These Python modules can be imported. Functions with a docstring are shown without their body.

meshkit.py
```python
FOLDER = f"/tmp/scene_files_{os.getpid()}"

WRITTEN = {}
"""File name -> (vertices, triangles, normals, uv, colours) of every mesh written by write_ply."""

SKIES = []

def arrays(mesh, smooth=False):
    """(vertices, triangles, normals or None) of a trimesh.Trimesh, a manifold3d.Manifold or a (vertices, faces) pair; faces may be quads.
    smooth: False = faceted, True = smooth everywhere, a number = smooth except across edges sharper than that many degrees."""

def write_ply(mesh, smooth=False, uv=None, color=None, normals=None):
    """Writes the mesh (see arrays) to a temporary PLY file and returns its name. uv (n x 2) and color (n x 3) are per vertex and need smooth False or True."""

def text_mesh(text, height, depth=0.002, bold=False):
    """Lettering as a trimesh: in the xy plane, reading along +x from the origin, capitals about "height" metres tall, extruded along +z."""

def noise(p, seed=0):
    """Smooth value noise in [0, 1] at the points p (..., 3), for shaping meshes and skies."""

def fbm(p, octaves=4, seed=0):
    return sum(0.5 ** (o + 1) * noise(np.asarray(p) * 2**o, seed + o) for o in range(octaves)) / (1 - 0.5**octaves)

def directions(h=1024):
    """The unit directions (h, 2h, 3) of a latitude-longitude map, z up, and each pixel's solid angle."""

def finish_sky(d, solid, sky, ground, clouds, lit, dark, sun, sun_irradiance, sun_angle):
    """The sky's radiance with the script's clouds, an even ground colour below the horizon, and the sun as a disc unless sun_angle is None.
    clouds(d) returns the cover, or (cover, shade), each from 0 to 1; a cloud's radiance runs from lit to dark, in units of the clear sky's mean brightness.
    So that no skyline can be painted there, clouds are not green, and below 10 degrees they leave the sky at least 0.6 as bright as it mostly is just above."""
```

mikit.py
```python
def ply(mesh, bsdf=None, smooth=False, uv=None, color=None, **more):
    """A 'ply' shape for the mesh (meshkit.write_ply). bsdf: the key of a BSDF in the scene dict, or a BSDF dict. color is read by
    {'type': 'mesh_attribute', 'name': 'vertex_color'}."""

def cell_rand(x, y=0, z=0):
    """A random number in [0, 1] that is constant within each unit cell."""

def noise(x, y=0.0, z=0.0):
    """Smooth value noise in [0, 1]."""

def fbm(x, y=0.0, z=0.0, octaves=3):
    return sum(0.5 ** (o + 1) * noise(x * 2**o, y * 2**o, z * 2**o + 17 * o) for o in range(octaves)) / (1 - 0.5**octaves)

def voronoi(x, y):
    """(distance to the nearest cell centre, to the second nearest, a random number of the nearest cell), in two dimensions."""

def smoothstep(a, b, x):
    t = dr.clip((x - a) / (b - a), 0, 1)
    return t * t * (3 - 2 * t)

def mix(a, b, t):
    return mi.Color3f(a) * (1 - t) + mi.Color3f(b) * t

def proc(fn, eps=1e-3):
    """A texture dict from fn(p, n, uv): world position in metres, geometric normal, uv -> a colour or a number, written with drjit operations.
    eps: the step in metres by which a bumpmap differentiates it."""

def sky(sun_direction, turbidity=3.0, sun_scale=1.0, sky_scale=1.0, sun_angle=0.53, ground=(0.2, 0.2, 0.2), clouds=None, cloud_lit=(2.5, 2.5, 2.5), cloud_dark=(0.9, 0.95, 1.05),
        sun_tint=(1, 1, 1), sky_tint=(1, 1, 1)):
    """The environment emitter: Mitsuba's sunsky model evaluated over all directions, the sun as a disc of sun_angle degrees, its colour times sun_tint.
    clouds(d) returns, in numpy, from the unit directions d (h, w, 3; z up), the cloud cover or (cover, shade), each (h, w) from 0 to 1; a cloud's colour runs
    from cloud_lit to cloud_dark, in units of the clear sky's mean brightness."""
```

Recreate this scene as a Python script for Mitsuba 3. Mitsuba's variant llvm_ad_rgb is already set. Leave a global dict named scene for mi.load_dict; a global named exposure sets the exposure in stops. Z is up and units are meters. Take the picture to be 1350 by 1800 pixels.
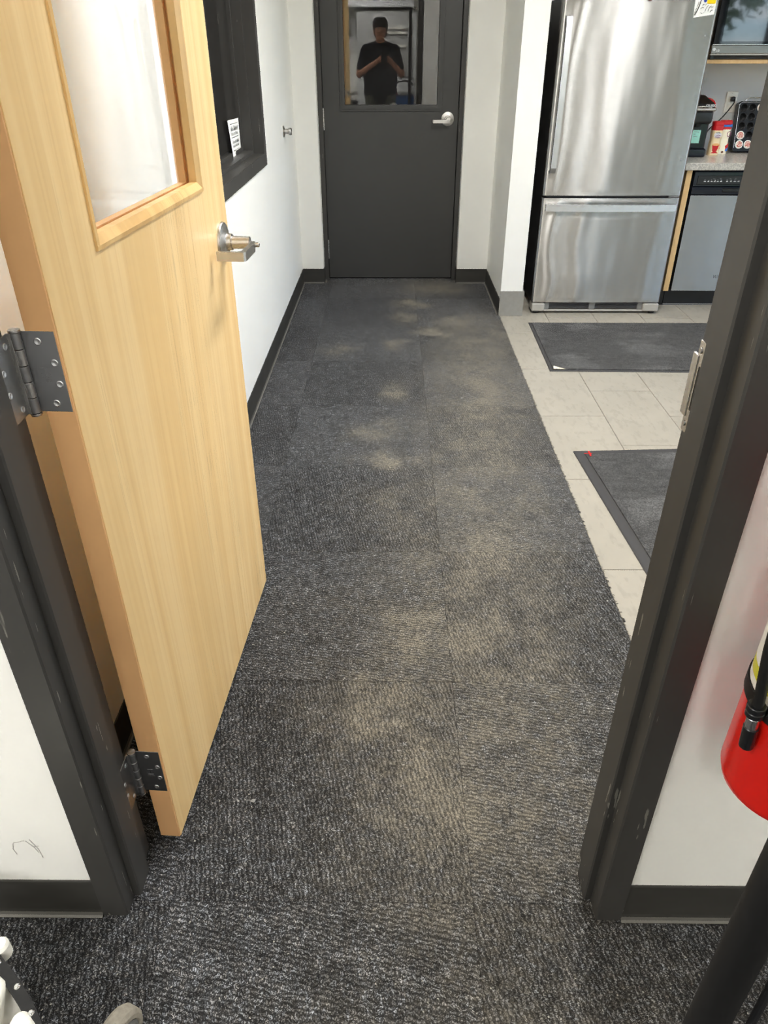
import math, random
import numpy as np, trimesh, mitsuba as mi, drjit as dr, manifold3d as m3
from shapely.geometry import Polygon, box as sbox, Point
import meshkit, mikit
from mikit import proc, noise, fbm, cell_rand, smoothstep, mix, voronoi
T = mi.ScalarTransform4f
random.seed(4); RNG = np.random.default_rng(4)
scene, labels = {}, {}

# ------------------------------------------------------------------ camera, sky, exposure
CAM = np.array([0, 0, 1.44]); PITCH, YAW, ROLL = math.radians(32.235), math.radians(-0.598), math.radians(-0.064)
_f = np.array([math.sin(YAW) * math.cos(PITCH), math.cos(YAW) * math.cos(PITCH), -math.sin(PITCH)])
_r = np.array([math.cos(YAW), -math.sin(YAW), 0]); _u = np.cross(_r, _f)
_u = -_r * math.sin(ROLL) + _u * math.cos(ROLL)
scene['camera'] = {'type': 'perspective', 'fov': 2 * math.degrees(math.atan(675 / 1278.43)), 'fov_axis': 'x', 'near_clip': 0.01, 'far_clip': 200.,
                   'to_world': T().look_at(origin=CAM.tolist(), target=(CAM + _f).tolist(), up=_u.tolist())}
exposure = 1.6
SKY = 9.5           # daylight through the kitchen windows
LED_NEAR, LED_HALL, LED_KITCHEN = 6.8, 19.5, 9.0      # ceiling panels
def clouds(d):
    q = d / np.maximum(d[..., 2:3] + 0.15, 0.1)
    c = meshkit.fbm(np.stack([q[..., 0] * 1.3, q[..., 1] * 1.3, q[..., 0] * 0], -1), 5, 3)
    return np.clip((c - 0.42) * 5, 0, 1), np.clip((c - 0.55) * 3, 0, 1)
scene['sky'] = mikit.sky((0.35, 0.75, 0.9), turbidity=3.5, sun_scale=0.0, sky_scale=SKY, ground=(0.25, 0.25, 0.22), clouds=clouds, sky_tint=(0.92, 1.0, 1.04))

# ------------------------------------------------------------------ helpers
def lin(r, g, b):
    c = np.array([r, g, b]) / 255.0
    return [float(x) for x in np.where(c <= 0.04045, c / 12.92, ((c + 0.055) / 1.055) ** 2.4)]
def rgb(c): return {'type': 'rgb', 'value': [float(x) for x in c]}
def mat(key, color, rough=0.5, spec=0.5, metallic=0.0, bump=None, bscale=1.0, **kw):
    c = color if isinstance(color, dict) else rgb(color)
    b = {'type': 'principled', 'base_color': c, 'roughness': rough, 'specular': spec, 'metallic': metallic, **kw}
    if bump is not None: b = {'type': 'bumpmap', 'arbitrary': bump, 'scale': bscale, 'bsdf': b}
    scene[key] = {'type': 'twosided', 'bsdf': b}
def steel(key, refl=(0.62, 0.61, 0.59), au=0.1, av=0.1):
    scene[key] = {'type': 'twosided', 'bsdf': {'type': 'roughconductor', 'material': 'none', 'alpha_u': au, 'alpha_v': av, 'specular_reflectance': rgb(refl)}}
def tag(key, label=None, cat=None, group=None, kind=None):
    d = labels.setdefault(key, {})
    for k, v in (('label', label), ('category', cat), ('group', group), ('kind', kind)):
        if v: d[k] = v
def uniq(key):
    if key not in scene: return key
    i = 1
    while f'{key}_{i:03d}' in scene: i += 1
    return f'{key}_{i:03d}'
def add(key, mesh, bsdf, smooth=30, label=None, cat=None, group=None, kind=None, M=None, **kw):
    key = uniq(key)
    if M is not None:
        mesh = mesh.copy(); mesh.apply_transform(M)
    scene[key] = mikit.ply(mesh, bsdf, smooth=smooth, **kw)
    if label or cat or kind: tag(key, label, cat, group, kind)
    return key
def copy(key, src, to):
    key = uniq(key); scene[key] = {**scene[src], 'to_world': to}; return key
cat_ = trimesh.util.concatenate
def cbox(x0, x1, y0, y1, z0, z1, c=0.002):
    """A box with chamfered edges."""
    x0, x1 = min(x0, x1), max(x0, x1); y0, y1 = min(y0, y1), max(y0, y1); z0, z1 = min(z0, z1), max(z0, z1)
    c = min(c, (x1 - x0) * .49, (y1 - y0) * .49, (z1 - z0) * .49)
    pts = []
    for X, sx in ((x0, 1), (x1, -1)):
        for Y, sy in ((y0, 1), (y1, -1)):
            for Z, sz in ((z0, 1), (z1, -1)):
                pts += [(X + sx * c, Y + sy * c, Z), (X + sx * c, Y, Z + sz * c), (X, Y + sy * c, Z + sz * c)]
    return trimesh.convex.convex_hull(np.array(pts))
def rbox(x0, x1, y0, y1, z0, z1, r=0.01, n=16):
    """A box with rounded edges."""
    s = m3.Manifold.sphere(r, n)
    m = m3.Manifold.batch_hull([s.translate((x, y, z)) for x in (x0 + r, x1 - r) for y in (y0 + r, y1 - r) for z in (z0 + r, z1 - r)])
    return from_m(m)
def from_m(m):
    q = m.to_mesh(); return trimesh.Trimesh(q.vert_properties[:, :3], q.tri_verts, process=False)
def mbox(x0, x1, y0, y1, z0, z1): return m3.Manifold.cube((x1 - x0, y1 - y0, z1 - z0)).translate((x0, y0, z0))
def prism(pts, z0, z1):
    m = trimesh.creation.extrude_polygon(Polygon(pts), z1 - z0, engine='earcut'); m.apply_translation((0, 0, z0)); return m
def prism_axis(pts, a0, a1, axis):
    """pts in the two other axes (cyclic order) extruded along axis from a0 to a1."""
    m = prism(pts, a0, a1)
    v = m.vertices.copy()
    if axis == 'x': m.vertices = np.stack([v[:, 2], v[:, 0], v[:, 1]], 1)      # pts = (y, z)
    if axis == 'y': m.vertices = np.stack([v[:, 0], v[:, 2], v[:, 1]], 1); m.invert()   # pts = (x, z)
    return m
def tube(points, r, n=14, cap=True):
    p = np.asarray(points, float); k = len(p); r = np.broadcast_to(np.asarray(r, float), (k,))
    t = np.gradient(p, axis=0); t /= np.linalg.norm(t, axis=1, keepdims=True)
    a = np.cross(t[0], [0, 0, 1.0] if abs(t[0][2]) < .9 else [1.0, 0, 0]); A = []
    for i in range(k):
        a = a - t[i] * (a @ t[i]); a /= np.linalg.norm(a); A.append(a)
    A = np.array(A); B = np.cross(t, A); g = np.arange(n) * 2 * np.pi / n
    v = p[:, None] + r[:, None, None] * (np.cos(g)[None, :, None] * A[:, None] + np.sin(g)[None, :, None] * B[:, None])
    i, j = np.meshgrid(np.arange(k - 1), np.arange(n), indexing='ij'); j2 = (j + 1) % n
    q = np.stack([i * n + j, i * n + j2, (i + 1) * n + j2, (i + 1) * n + j], -1).reshape(-1, 4)
    f = np.vstack([q[:, [0, 1, 2]], q[:, [0, 2, 3]]]); v = v.reshape(-1, 3)
    if cap:
        c0, c1 = len(v), len(v) + 1; v = np.vstack([v, p[0], p[-1]]); jj = np.arange(n)
        f = np.vstack([f, np.stack([jj * 0 + c0, (jj + 1) % n, jj], 1), np.stack([jj * 0 + c1, (k - 1) * n + jj, (k - 1) * n + (jj + 1) % n], 1)])
    return trimesh.Trimesh(v, f, process=False)
def smooth_path(pts, n=24):
    from scipy.interpolate import CubicSpline
    p = np.asarray(pts, float); s = np.r_[0, np.cumsum(np.linalg.norm(np.diff(p, axis=0), axis=1))]
    return CubicSpline(s, p)(np.linspace(0, s[-1], n))
def lathe(profile, n=40):
    """profile: (radius, height) rows, turned about z."""
    return trimesh.creation.revolve(np.array(profile, float), sections=n)
def basis(o, x, y, z):
    M = np.eye(4); M[:3, 0], M[:3, 1], M[:3, 2], M[:3, 3] = x, y, z, o; return M
def facing_y(x, y, z): return basis((x, y, z), (1, 0, 0), (0, 0, 1), (0, -1, 0))        # local z -> -y (to the camera); reads along +x
def lathe_y(profile, x, y, z, n=40):
    m = lathe(profile, n); m.apply_transform(basis((x, y, z), (1, 0, 0), (0, 0, 1), (0, -1, 0))); return m
def text(s, h, M, depth=0.0006, bold=False, width=None, center=True):
    m = meshkit.text_mesh(s, h, depth, bold)
    b = m.bounds
    if width: m.apply_scale([width / (b[1, 0] - b[0, 0]), 1, 1]); b = m.bounds
    if center: m.apply_translation([-(b[0, 0] + b[1, 0]) / 2, -(b[0, 1] + b[1, 1]) / 2, 0])
    m.apply_transform(M); return m

# ------------------------------------------------------------------ materials
def wall_fn(base, dirt=(0.35, 0.33, 0.3)):
    def fn(p, n, uv):
        s = fbm(p.x * 2.3 + p.y * 1.7, p.z * 2.1, 3.0)
        return mi.Color3f(base) * (0.96 + 0.08 * s)
    return proc(fn)
def peel(p, n, uv): return fbm((p.x + p.y * 0.8) * 260, (p.z + p.y * 0.3) * 260, p.y * 200, octaves=2)
BUMP_PEEL = proc(peel, 5e-4)
mat('paint_white', wall_fn(lin(236, 235, 229)), 0.55, 0.35, bump=BUMP_PEEL, bscale=0.0006)
mat('paint_grey_shade', wall_fn(lin(206, 209, 209)), 0.55, 0.35, bump=BUMP_PEEL, bscale=0.0006)  # greyer copy of the white paint: the kitchen wall's shade put into its tone
mat('paint_ceiling', lin(225, 225, 222), 0.8, 0.2)
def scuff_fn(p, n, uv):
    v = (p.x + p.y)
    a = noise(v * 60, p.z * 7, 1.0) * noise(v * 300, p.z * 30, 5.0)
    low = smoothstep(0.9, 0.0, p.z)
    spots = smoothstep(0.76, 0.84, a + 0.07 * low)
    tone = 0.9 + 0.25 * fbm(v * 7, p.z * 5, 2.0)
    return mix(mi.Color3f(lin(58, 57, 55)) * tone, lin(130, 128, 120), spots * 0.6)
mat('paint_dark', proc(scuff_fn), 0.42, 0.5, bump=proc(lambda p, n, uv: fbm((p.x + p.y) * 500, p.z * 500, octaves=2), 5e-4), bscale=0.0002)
mat('paint_door', proc(lambda p, n, uv: mi.Color3f(lin(59, 59, 58)) * (0.94 + 0.12 * fbm(p.x * 4, p.z * 3, 1.0))), 0.4, 0.5, bump=proc(lambda p, n, uv: fbm(p.x * 400, p.z * 400, octaves=2), 5e-4), bscale=0.00015)
mat('vinyl_base', proc(lambda p, n, uv: mix(mi.Color3f(lin(52, 51, 48)) * (0.9 + 0.2 * fbm((p.x + p.y) * 9, p.z * 30, 4.0)), lin(138, 135, 128), 0.5 * smoothstep(0.35, 0.85, n.z) * (1 - smoothstep(0.02, 0.03, p.z)))), 0.55, 0.35)  # upward toe mixed paler: its catch of light put into the colour
DOOR_A, DOOR_B = np.array([-.449, .95]), np.array([-.397, 1.851])
_du = (DOOR_B - DOOR_A) / np.linalg.norm(DOOR_B - DOOR_A)
def maple(a, b, c, grain=1.0):
    def fn(p, n, uv):
        s = (p.x - float(DOOR_A[0])) * float(_du[0]) + (p.y - float(DOOR_A[1])) * float(_du[1])
        t = s + 0.035 * (fbm(s * 2.2, p.z * 0.55, 3.0) - 0.5) * 2 + 0.008 * noise(s * 9, p.z * 2.0, 1.0)
        band = fbm(t * 24, p.z * 0.35, 7.0)
        fine = fbm(t * 150, p.z * 1.6, 1.0, octaves=2)
        pore = smoothstep(0.70, 0.86, noise(t * 430, p.z * 11, 9.0)) * smoothstep(0.45, 0.75, noise(t * 12, p.z * 1.0, 4.0))
        base = mix(a, b, smoothstep(0.30, 0.72, band))
        base = mix(base, c, 0.24 * grain * smoothstep(0.45, 0.85, fine))
        blotch = fbm(s * 5, p.z * 3, 11.0)
        return base * (0.94 + 0.12 * blotch) * (1 - 0.13 * pore)
    return proc(fn)
mat('maple', maple(lin(238, 205, 150), lin(228, 191, 132), lin(212, 172, 114)), 0.36, 0.5)
mat('maple_edge', maple(lin(228, 180, 128), lin(220, 168, 114), lin(196, 142, 94), 0.6), 0.42, 0.45)
mat('maple_bead', maple(lin(228, 190, 128), lin(214, 172, 110), lin(190, 146, 92), 0.5), 0.36, 0.5)
mat('birch', proc(lambda p, n, uv: mix(lin(226, 190, 138), lin(205, 166, 112), fbm(p.x * 60 + p.y * 4, p.z * 4, octaves=3))), 0.45, 0.4)
mat('black_gap', lin(8, 8, 8), 0.7, 0.2)
mat('black_plastic', lin(22, 23, 25), 0.28, 0.5)
mat('black_matte', lin(20, 20, 21), 0.55, 0.4)
mat('navy_gloss', lin(22, 27, 36), 0.16, 0.5)
mat('white_plastic', lin(236, 234, 224), 0.3, 0.5)
mat('paper', lin(238, 238, 234), 0.8, 0.1)
mat('ink', lin(30, 30, 34), 0.7, 0.2)
mat('print_white', lin(235, 235, 235), 0.5, 0.3)
mat('grey_rubber', proc(lambda p, n, uv: mi.Color3f(lin(150, 144, 132)) * (0.75 + 0.45 * fbm(p.x * 190, p.y * 190, p.z * 190))), 0.8, 0.2)
mat('grey_plastic', lin(120, 120, 118), 0.5, 0.4)
mat('red_gloss', lin(206, 24, 14), 0.22, 0.5, clearcoat=0.5)
mat('red_plastic', lin(196, 26, 32), 0.35, 0.5)
steel('satin_steel', (0.60, 0.58, 0.55), 0.22, 0.22)
steel('screw_steel', (0.85, 0.85, 0.86), 0.3, 0.3)
steel('chrome', (0.75, 0.75, 0.74), 0.08, 0.08)
steel('hinge_steel', (0.34, 0.345, 0.355), 0.34, 0.34)
steel('hinge_light', (0.50, 0.50, 0.50), 0.24, 0.24)
steel('fridge_steel', (0.50, 0.487, 0.468), 0.065, 0.40)
steel('washer_steel', (0.46, 0.46, 0.46), 0.11, 0.42)
steel('handle_steel', (0.72, 0.73, 0.74), 0.2, 0.2)
scene['glass'] = {'type': 'thindielectric', 'int_ior': 1.52}

# carpet: ribbed loops, each tile turned a quarter, with trodden-in dirt
CT, CX, CY = 0.607, 0.170, 0.816
DIRT = [(-.03, 1.32, .17, .16, .65), (.12, 1.05, .24, .32, .55), (.16, 1.62, .30, .26, .55), (.30, 2.00, .28, .32, .55), (.38, 2.55, .22, .35, .42), (.46, 3.30, .18, .42, .62),
        (.52, 3.75, .12, .25, .5), (.42, 2.90, .14, .25, .5), (.14, 4.95, .10, .12, .7), (.08, 4.62, .08, .13, .6), (.04, 4.12, .08, .08, .55), (-.28, 4.05, .10, .09, .5), (.02, 3.42, .08, .13, .55),
        (.00, 2.70, .15, .09, .58), (.05, 2.30, .2, .25, .3), (-.08, 2.95, .12, .12, .5), (.30, 4.35, .14, .10, .6), (.42, 4.55, .16, .2, .55), (.30, 5.35, .25, .2, .55), (.22, .55, .35, .3, .28), (.45, 1.45, .16, .4, .4), (.06, .8, .2, .12, .3)]
def dirt_map(x, y):
    w = 0.09 * (fbm(x * 9, y * 9, 2.0) - 0.5) * 2; w2 = 0.09 * (fbm(x * 9, y * 9, 8.0) - 0.5) * 2
    d = mi.Float(0)
    for cx, cy, sx, sy, a in DIRT:
        d = dr.maximum(d, a * dr.exp(-dr.square((x + w - cx) / sx) - dr.square((y + w2 - cy) / sy)))
    d = dr.maximum(d, 0.42 * dr.exp(-dr.square((x - 0.12 - 0.10 * y) / 0.34)) * smoothstep(0.4, 1.1, y) * (1 - smoothstep(4.2, 5.2, y)))
    d = d * (0.3 + 1.3 * fbm(x * 16, y * 16, 5.0, octaves=4)) * (0.5 + 1.0 * noise(x * 110, y * 110, 3.0))
    return 0.95 * smoothstep(-0.08, 0.88, d)
def carpet_rib(p):
    ix, iy = dr.floor((p.x - CX) / CT), dr.floor((p.y - CY) / CT)
    h2 = (ix + iy) * 0.5
    turn = dr.abs(h2 - dr.floor(h2)) < 0.25
    u, v = dr.select(turn, p.y, p.x), dr.select(turn, p.x, p.y)
    u = u + 0.22 * v
    w = u * 100 + 0.75 * (noise(u * 110, v * 130, 1.0) - 0.5) + 0.5 * (noise(u * 420, v * 420, 4.0) - 0.5)
    row = dr.floor(w); a = w - row
    rib = dr.sin(a * 3.14159)
    vv = v * 190 + cell_rand(row, 4.0) * 7 + 0.9 * noise(u * 300, v * 300, 2.0)
    loop = dr.floor(vv); b = vv - loop
    bump = dr.sin(b * 3.14159)
    return rib, bump, cell_rand(row, loop, 2.0), row, loop, turn
def carpet_fn(p, n, uv):
    rib, bump, rnd, row, loop, turn = carpet_rib(p)
    h = dr.power(rib, 1.3) * (0.35 + 0.65 * dr.sqrt(bump))
    grit = noise(p.x * 620, p.y * 620, 3.0)
    g2 = smoothstep(0.35, 0.85, grit)
    tone = 0.009 + (0.25 + 0.75 * h) * (0.026 + 0.20 * rnd * rnd * g2 + 0.17 * g2 * h) * (0.7 + 0.95 * noise(p.x * 90, p.y * 90, 8.0))
    c = mi.Color3f(0.97, 0.975, 1.0) * tone
    c = c * dr.select(turn, 1.04, 0.86) * (0.82 + 0.5 * noise(p.x * 45, p.y * 45, 12.0))  # alternate tiles toned apart: pile-direction sheen put into the colour
    hue = cell_rand(row, loop, 9.0)
    c = c * mix((1.0, 0.96, 0.93), (0.95, 0.99, 1.06), hue)
    d = dr.clip(dirt_map(p.x, p.y), 0, 1)
    dust = mi.Color3f(lin(172, 164, 149)) * (0.3 + 0.7 * h) * (0.45 + 0.75 * grit)
    c = mix(c, dust, 0.92 * d)
    speck = smoothstep(0.9965, 0.998, cell_rand(dr.floor(p.x * 330), dr.floor(p.y * 330), 1.0))
    return mix(c, (0.55, 0.53, 0.48), speck * 0.8 * smoothstep(0.3, 0.6, noise(p.x * 330, p.y * 330, 6.0)))
def carpet_h(p, n, uv):
    rib, bump, rnd, row, loop, turn = carpet_rib(p)
    return rib * (0.4 + 0.6 * bump) * (0.7 + 0.5 * rnd) + 0.35 * noise(p.x * 600, p.y * 600, 3.0)
mat('carpet', proc(carpet_fn), 0.95, 0.05, bump=proc(carpet_h, 6e-4), bscale=0.0022)
def mat_fn(p, n, uv):
    w = fbm(p.x * 26 + 3 * fbm(p.x * 5, p.y * 5), p.y * 60, 2.0)
    g = noise(p.x * 420, p.y * 420, 1.0)
    wear = smoothstep(0.45, 0.75, fbm(p.x * 5, p.y * 7, 5.0))
    return mi.Color3f(1.0, 0.99, 0.985) * (0.022 + 0.09 * g * g + 0.045 * w + 0.07 * wear * g)
mat('mat_pile', proc(mat_fn), 0.95, 0.05, bump=proc(lambda p, n, uv: noise(p.x * 330, p.y * 330) + 2 * fbm(p.x * 30, p.y * 60), 8e-4), bscale=0.002)
mat('mat_rubber', lin(62, 61, 62), 0.6, 0.4)
def tile_fn(p, n, uv):
    c = 0.93 + 0.14 * fbm(p.x * 9, p.y * 9, 1.0) * 1.0 - 0.10 * smoothstep(0.52, 0.8, fbm(p.x * 60, p.y * 26, 3.0)) + 0.03 * noise(p.x * 500, p.y * 500)
    return mi.Color3f(lin(160, 154, 142)) * c
mat('ceramic', proc(tile_fn), 0.42, 0.5, bump=proc(lambda p, n, uv: fbm(p.x * 120, p.y * 120, octaves=2), 1e-3), bscale=0.0004)
mat('grout', lin(120, 116, 108), 0.9, 0.1)
mat('concrete', lin(70, 68, 66), 0.9, 0.1)
def lam_fn(p, n, uv):
    g = fbm((p.x + 0.3 * p.z) * 190, (p.y + p.z) * 190, octaves=3)
    return mix(lin(158, 154, 147), lin(192, 187, 178), smoothstep(0.3, 0.7, g))
mat('laminate', proc(lam_fn), 0.25, 0.5)
mat('tile_base', proc(lambda p, n, uv: mi.Color3f(lin(140, 138, 132)) * (0.9 + 0.2 * fbm(p.x * 60, p.z * 60, p.y * 60))), 0.5, 0.4)

# ------------------------------------------------------------------ floor
CEIL = 2.75
NEAR_L, NEAR_R, NEAR_B, KR = -2.6, 1.75, -3.3, 4.7        # near room's left, right and back walls, the kitchen's right wall
add('floor', cbox(-2.8, 5.0, -3.5, 8.0, -0.16, -0.007), 'concrete', label='floor of dark carpet tiles and pale ceramic tiles', kind='structure')
ctile = {}
def carpet_tile(x0, x1, y0, y1):
    w, d = round(x1 - x0, 4), round(y1 - y0, 4)
    g = 0.0003
    m = cbox(g, w - g, g, d - g, -0.007, 0, 0.0006)
    k = uniq('floor__carpet_tile')
    if (w, d) in ctile: scene[k] = {**scene[ctile[w, d]], 'to_world': T().translate([x0, y0, 0])}
    else:
        scene[k] = mikit.ply(m, 'carpet', smooth=False, to_world=T().translate([x0, y0, 0])); ctile[w, d] = k
WL = -0.65                                             # corridor's left wall
xs = lambda lo, hi: [(max(lo, CX + i * CT), min(hi, CX + (i + 1) * CT)) for i in range(-8, 8) if CX + (i + 1) * CT > lo + .002 and CX + i * CT < hi - .002]
ys = lambda lo, hi: [(max(lo, CY + i * CT), min(hi, CY + (i + 1) * CT)) for i in range(-9, 16) if CY + (i + 1) * CT > lo + .002 and CY + i * CT < hi - .002]
for a in xs(WL, 0.698):
    for b in ys(CY, 5.62): carpet_tile(*a, *b)
for a in xs(NEAR_L, NEAR_R):
    for b in ys(NEAR_B, CY): carpet_tile(*a, *b)
# frayed yarn along the carpet's cut edge
fr = []
for i in range(420):
    y = RNG.uniform(.95, 4.68); l = RNG.uniform(.002, .009); a = RNG.uniform(-.5, .5)
    fr.append(tube([(0.6965, y, -.002), (0.6985 + l * .6, y + l * a * .5, -.0005), (0.6985 + l, y + l * a, -.0015)], 0.0009, 4, False))
add('floor__carpet_fringe', cat_(fr), 'carpet', kind='stuff', label='frayed dark yarn along the cut edge of the carpet')
TW, TL = 0.3055, 0.6015
gi = 0
ceram = {}
for i in range(14):
    x0 = 0.699 + i * TW; x1 = min(x0 + TW, KR)
    if x1 - x0 < .02: continue
    off = 1.938 + (TL / 2 if i % 2 else 0)
    for j in range(-3, 7):
        y0, y1 = max(off + j * TL, .93), min(off + (j + 1) * TL, 5.49)
        if y1 - y0 < .02: continue
        w, d = round(x1 - x0, 3), round(y1 - y0, 3)
        k = uniq('floor__ceramic_tile')
        if (w, d) not in ceram:
            scene[k] = mikit.ply(cbox(.0016, w - .0016, .0016, d - .0016, -.0065, 0, .0012), 'ceramic', smooth=False); ceram[w, d] = k
        scene[k] = {**scene[ceram[w, d]], 'to_world': T().translate([x0, y0, -0.0025 + 0.0006 * random.uniform(-1, 1)])}
add('floor__grout', cbox(.699, KR, .93, 5.49, -.0069, -.0048, 0.0002), 'grout', smooth=False)

# ------------------------------------------------------------------ walls
def struct(key, mesh, bsdf, label, smooth=False): return add(key, mesh, bsdf, smooth, label=label, kind='structure')
WY0, WY1, WX0 = 2.90, 4.122, -0.80                     # window in the corridor's left wall
OPEN = (WY0 + .03, WY1 - .03, .985, 2.12)
struct('wall_left', from_m(mbox(WX0, WL, .925, 5.62, -.01, CEIL) - mbox(WX0 - .1, WL + .1, OPEN[0], OPEN[1], OPEN[2], OPEN[3])), 'paint_white', 'bluish white corridor wall with the dark framed window')
FY, FB = 5.46, 5.64
D2L, D2R = -.497, .478
struct('wall_far', from_m(mbox(WX0, .70, FY, FB, -.01, CEIL) - mbox(D2L, D2R, FY - .1, FB + .1, -.1, 2.16)), 'paint_white', 'off-white end wall around the dark grey door')
struct('wall_wing', cbox(.697, .838, 4.685, FB, -.01, CEIL, .002), 'paint_white', 'short white wing wall between the corridor and the fridge')
struct('wall_kitchen', cbox(.838, KR + .12, 5.49, FB, -.01, CEIL), 'paint_grey_shade', 'kitchen back wall behind the counter')
NY0, NY1 = .792, .920
W1, W2 = (2.0, 2.5), (3.45, 4.5)                     # tall kitchen windows beside the near room; the first added for fridge streaks
nw = mbox(NEAR_L - .12, KR + .12, NY0, NY1, -.01, CEIL) - mbox(-.535, .43, NY0 - .1, NY1 + .1, -.1, 2.16)
for a, b in (W1, W2): nw -= mbox(a, b, NY0 - .1, NY1 + .1, .25, 2.45)
struct('wall_near', from_m(nw), 'paint_white', 'white wall that holds the near doorway and the fire extinguisher')
W3 = (1.6, 3.9)
struct('wall_right', from_m(mbox(KR, KR + .12, NY0, FB, -.01, CEIL) - mbox(KR - .1, KR + .3, W3[0], W3[1], .9, 2.4)), 'paint_white', 'kitchen side wall with a daylight window')
struct('wall_near_left', cbox(NEAR_L - .12, NEAR_L, NEAR_B, NY0, -.01, CEIL), 'paint_white', 'left wall of the near room')
struct('wall_near_right', cbox(NEAR_R, NEAR_R + .12, NEAR_B, NY0, -.01, CEIL), 'paint_white', 'right wall of the near room')
struct('wall_back', cbox(NEAR_L - .12, NEAR_R + .12, NEAR_B - .12, NEAR_B, -.01, CEIL), 'paint_white', 'back wall of the near room, seen in the door glass')
struct('ceiling', cbox(NEAR_L - .12, KR + .12, NEAR_B - .12, 8.0, CEIL, CEIL + .1), 'paint_ceiling', 'flat white ceiling')
# the dark rooms behind the corridor window and behind the end door
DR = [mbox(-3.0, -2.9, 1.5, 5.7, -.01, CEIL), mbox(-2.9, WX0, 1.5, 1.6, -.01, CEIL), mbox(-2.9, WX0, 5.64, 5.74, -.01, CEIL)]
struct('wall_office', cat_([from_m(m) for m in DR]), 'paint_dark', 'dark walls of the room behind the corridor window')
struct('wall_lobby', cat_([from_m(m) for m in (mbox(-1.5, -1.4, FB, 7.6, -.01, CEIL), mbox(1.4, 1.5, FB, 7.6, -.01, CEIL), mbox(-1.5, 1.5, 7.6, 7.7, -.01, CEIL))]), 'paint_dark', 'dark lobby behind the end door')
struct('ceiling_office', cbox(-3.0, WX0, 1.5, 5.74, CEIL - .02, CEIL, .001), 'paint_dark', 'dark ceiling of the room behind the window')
struct('floor_office', cbox(-3.0, WX0, 1.5, 5.74, -.02, -.001, .001), 'carpet', 'carpet of the room behind the window')

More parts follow.
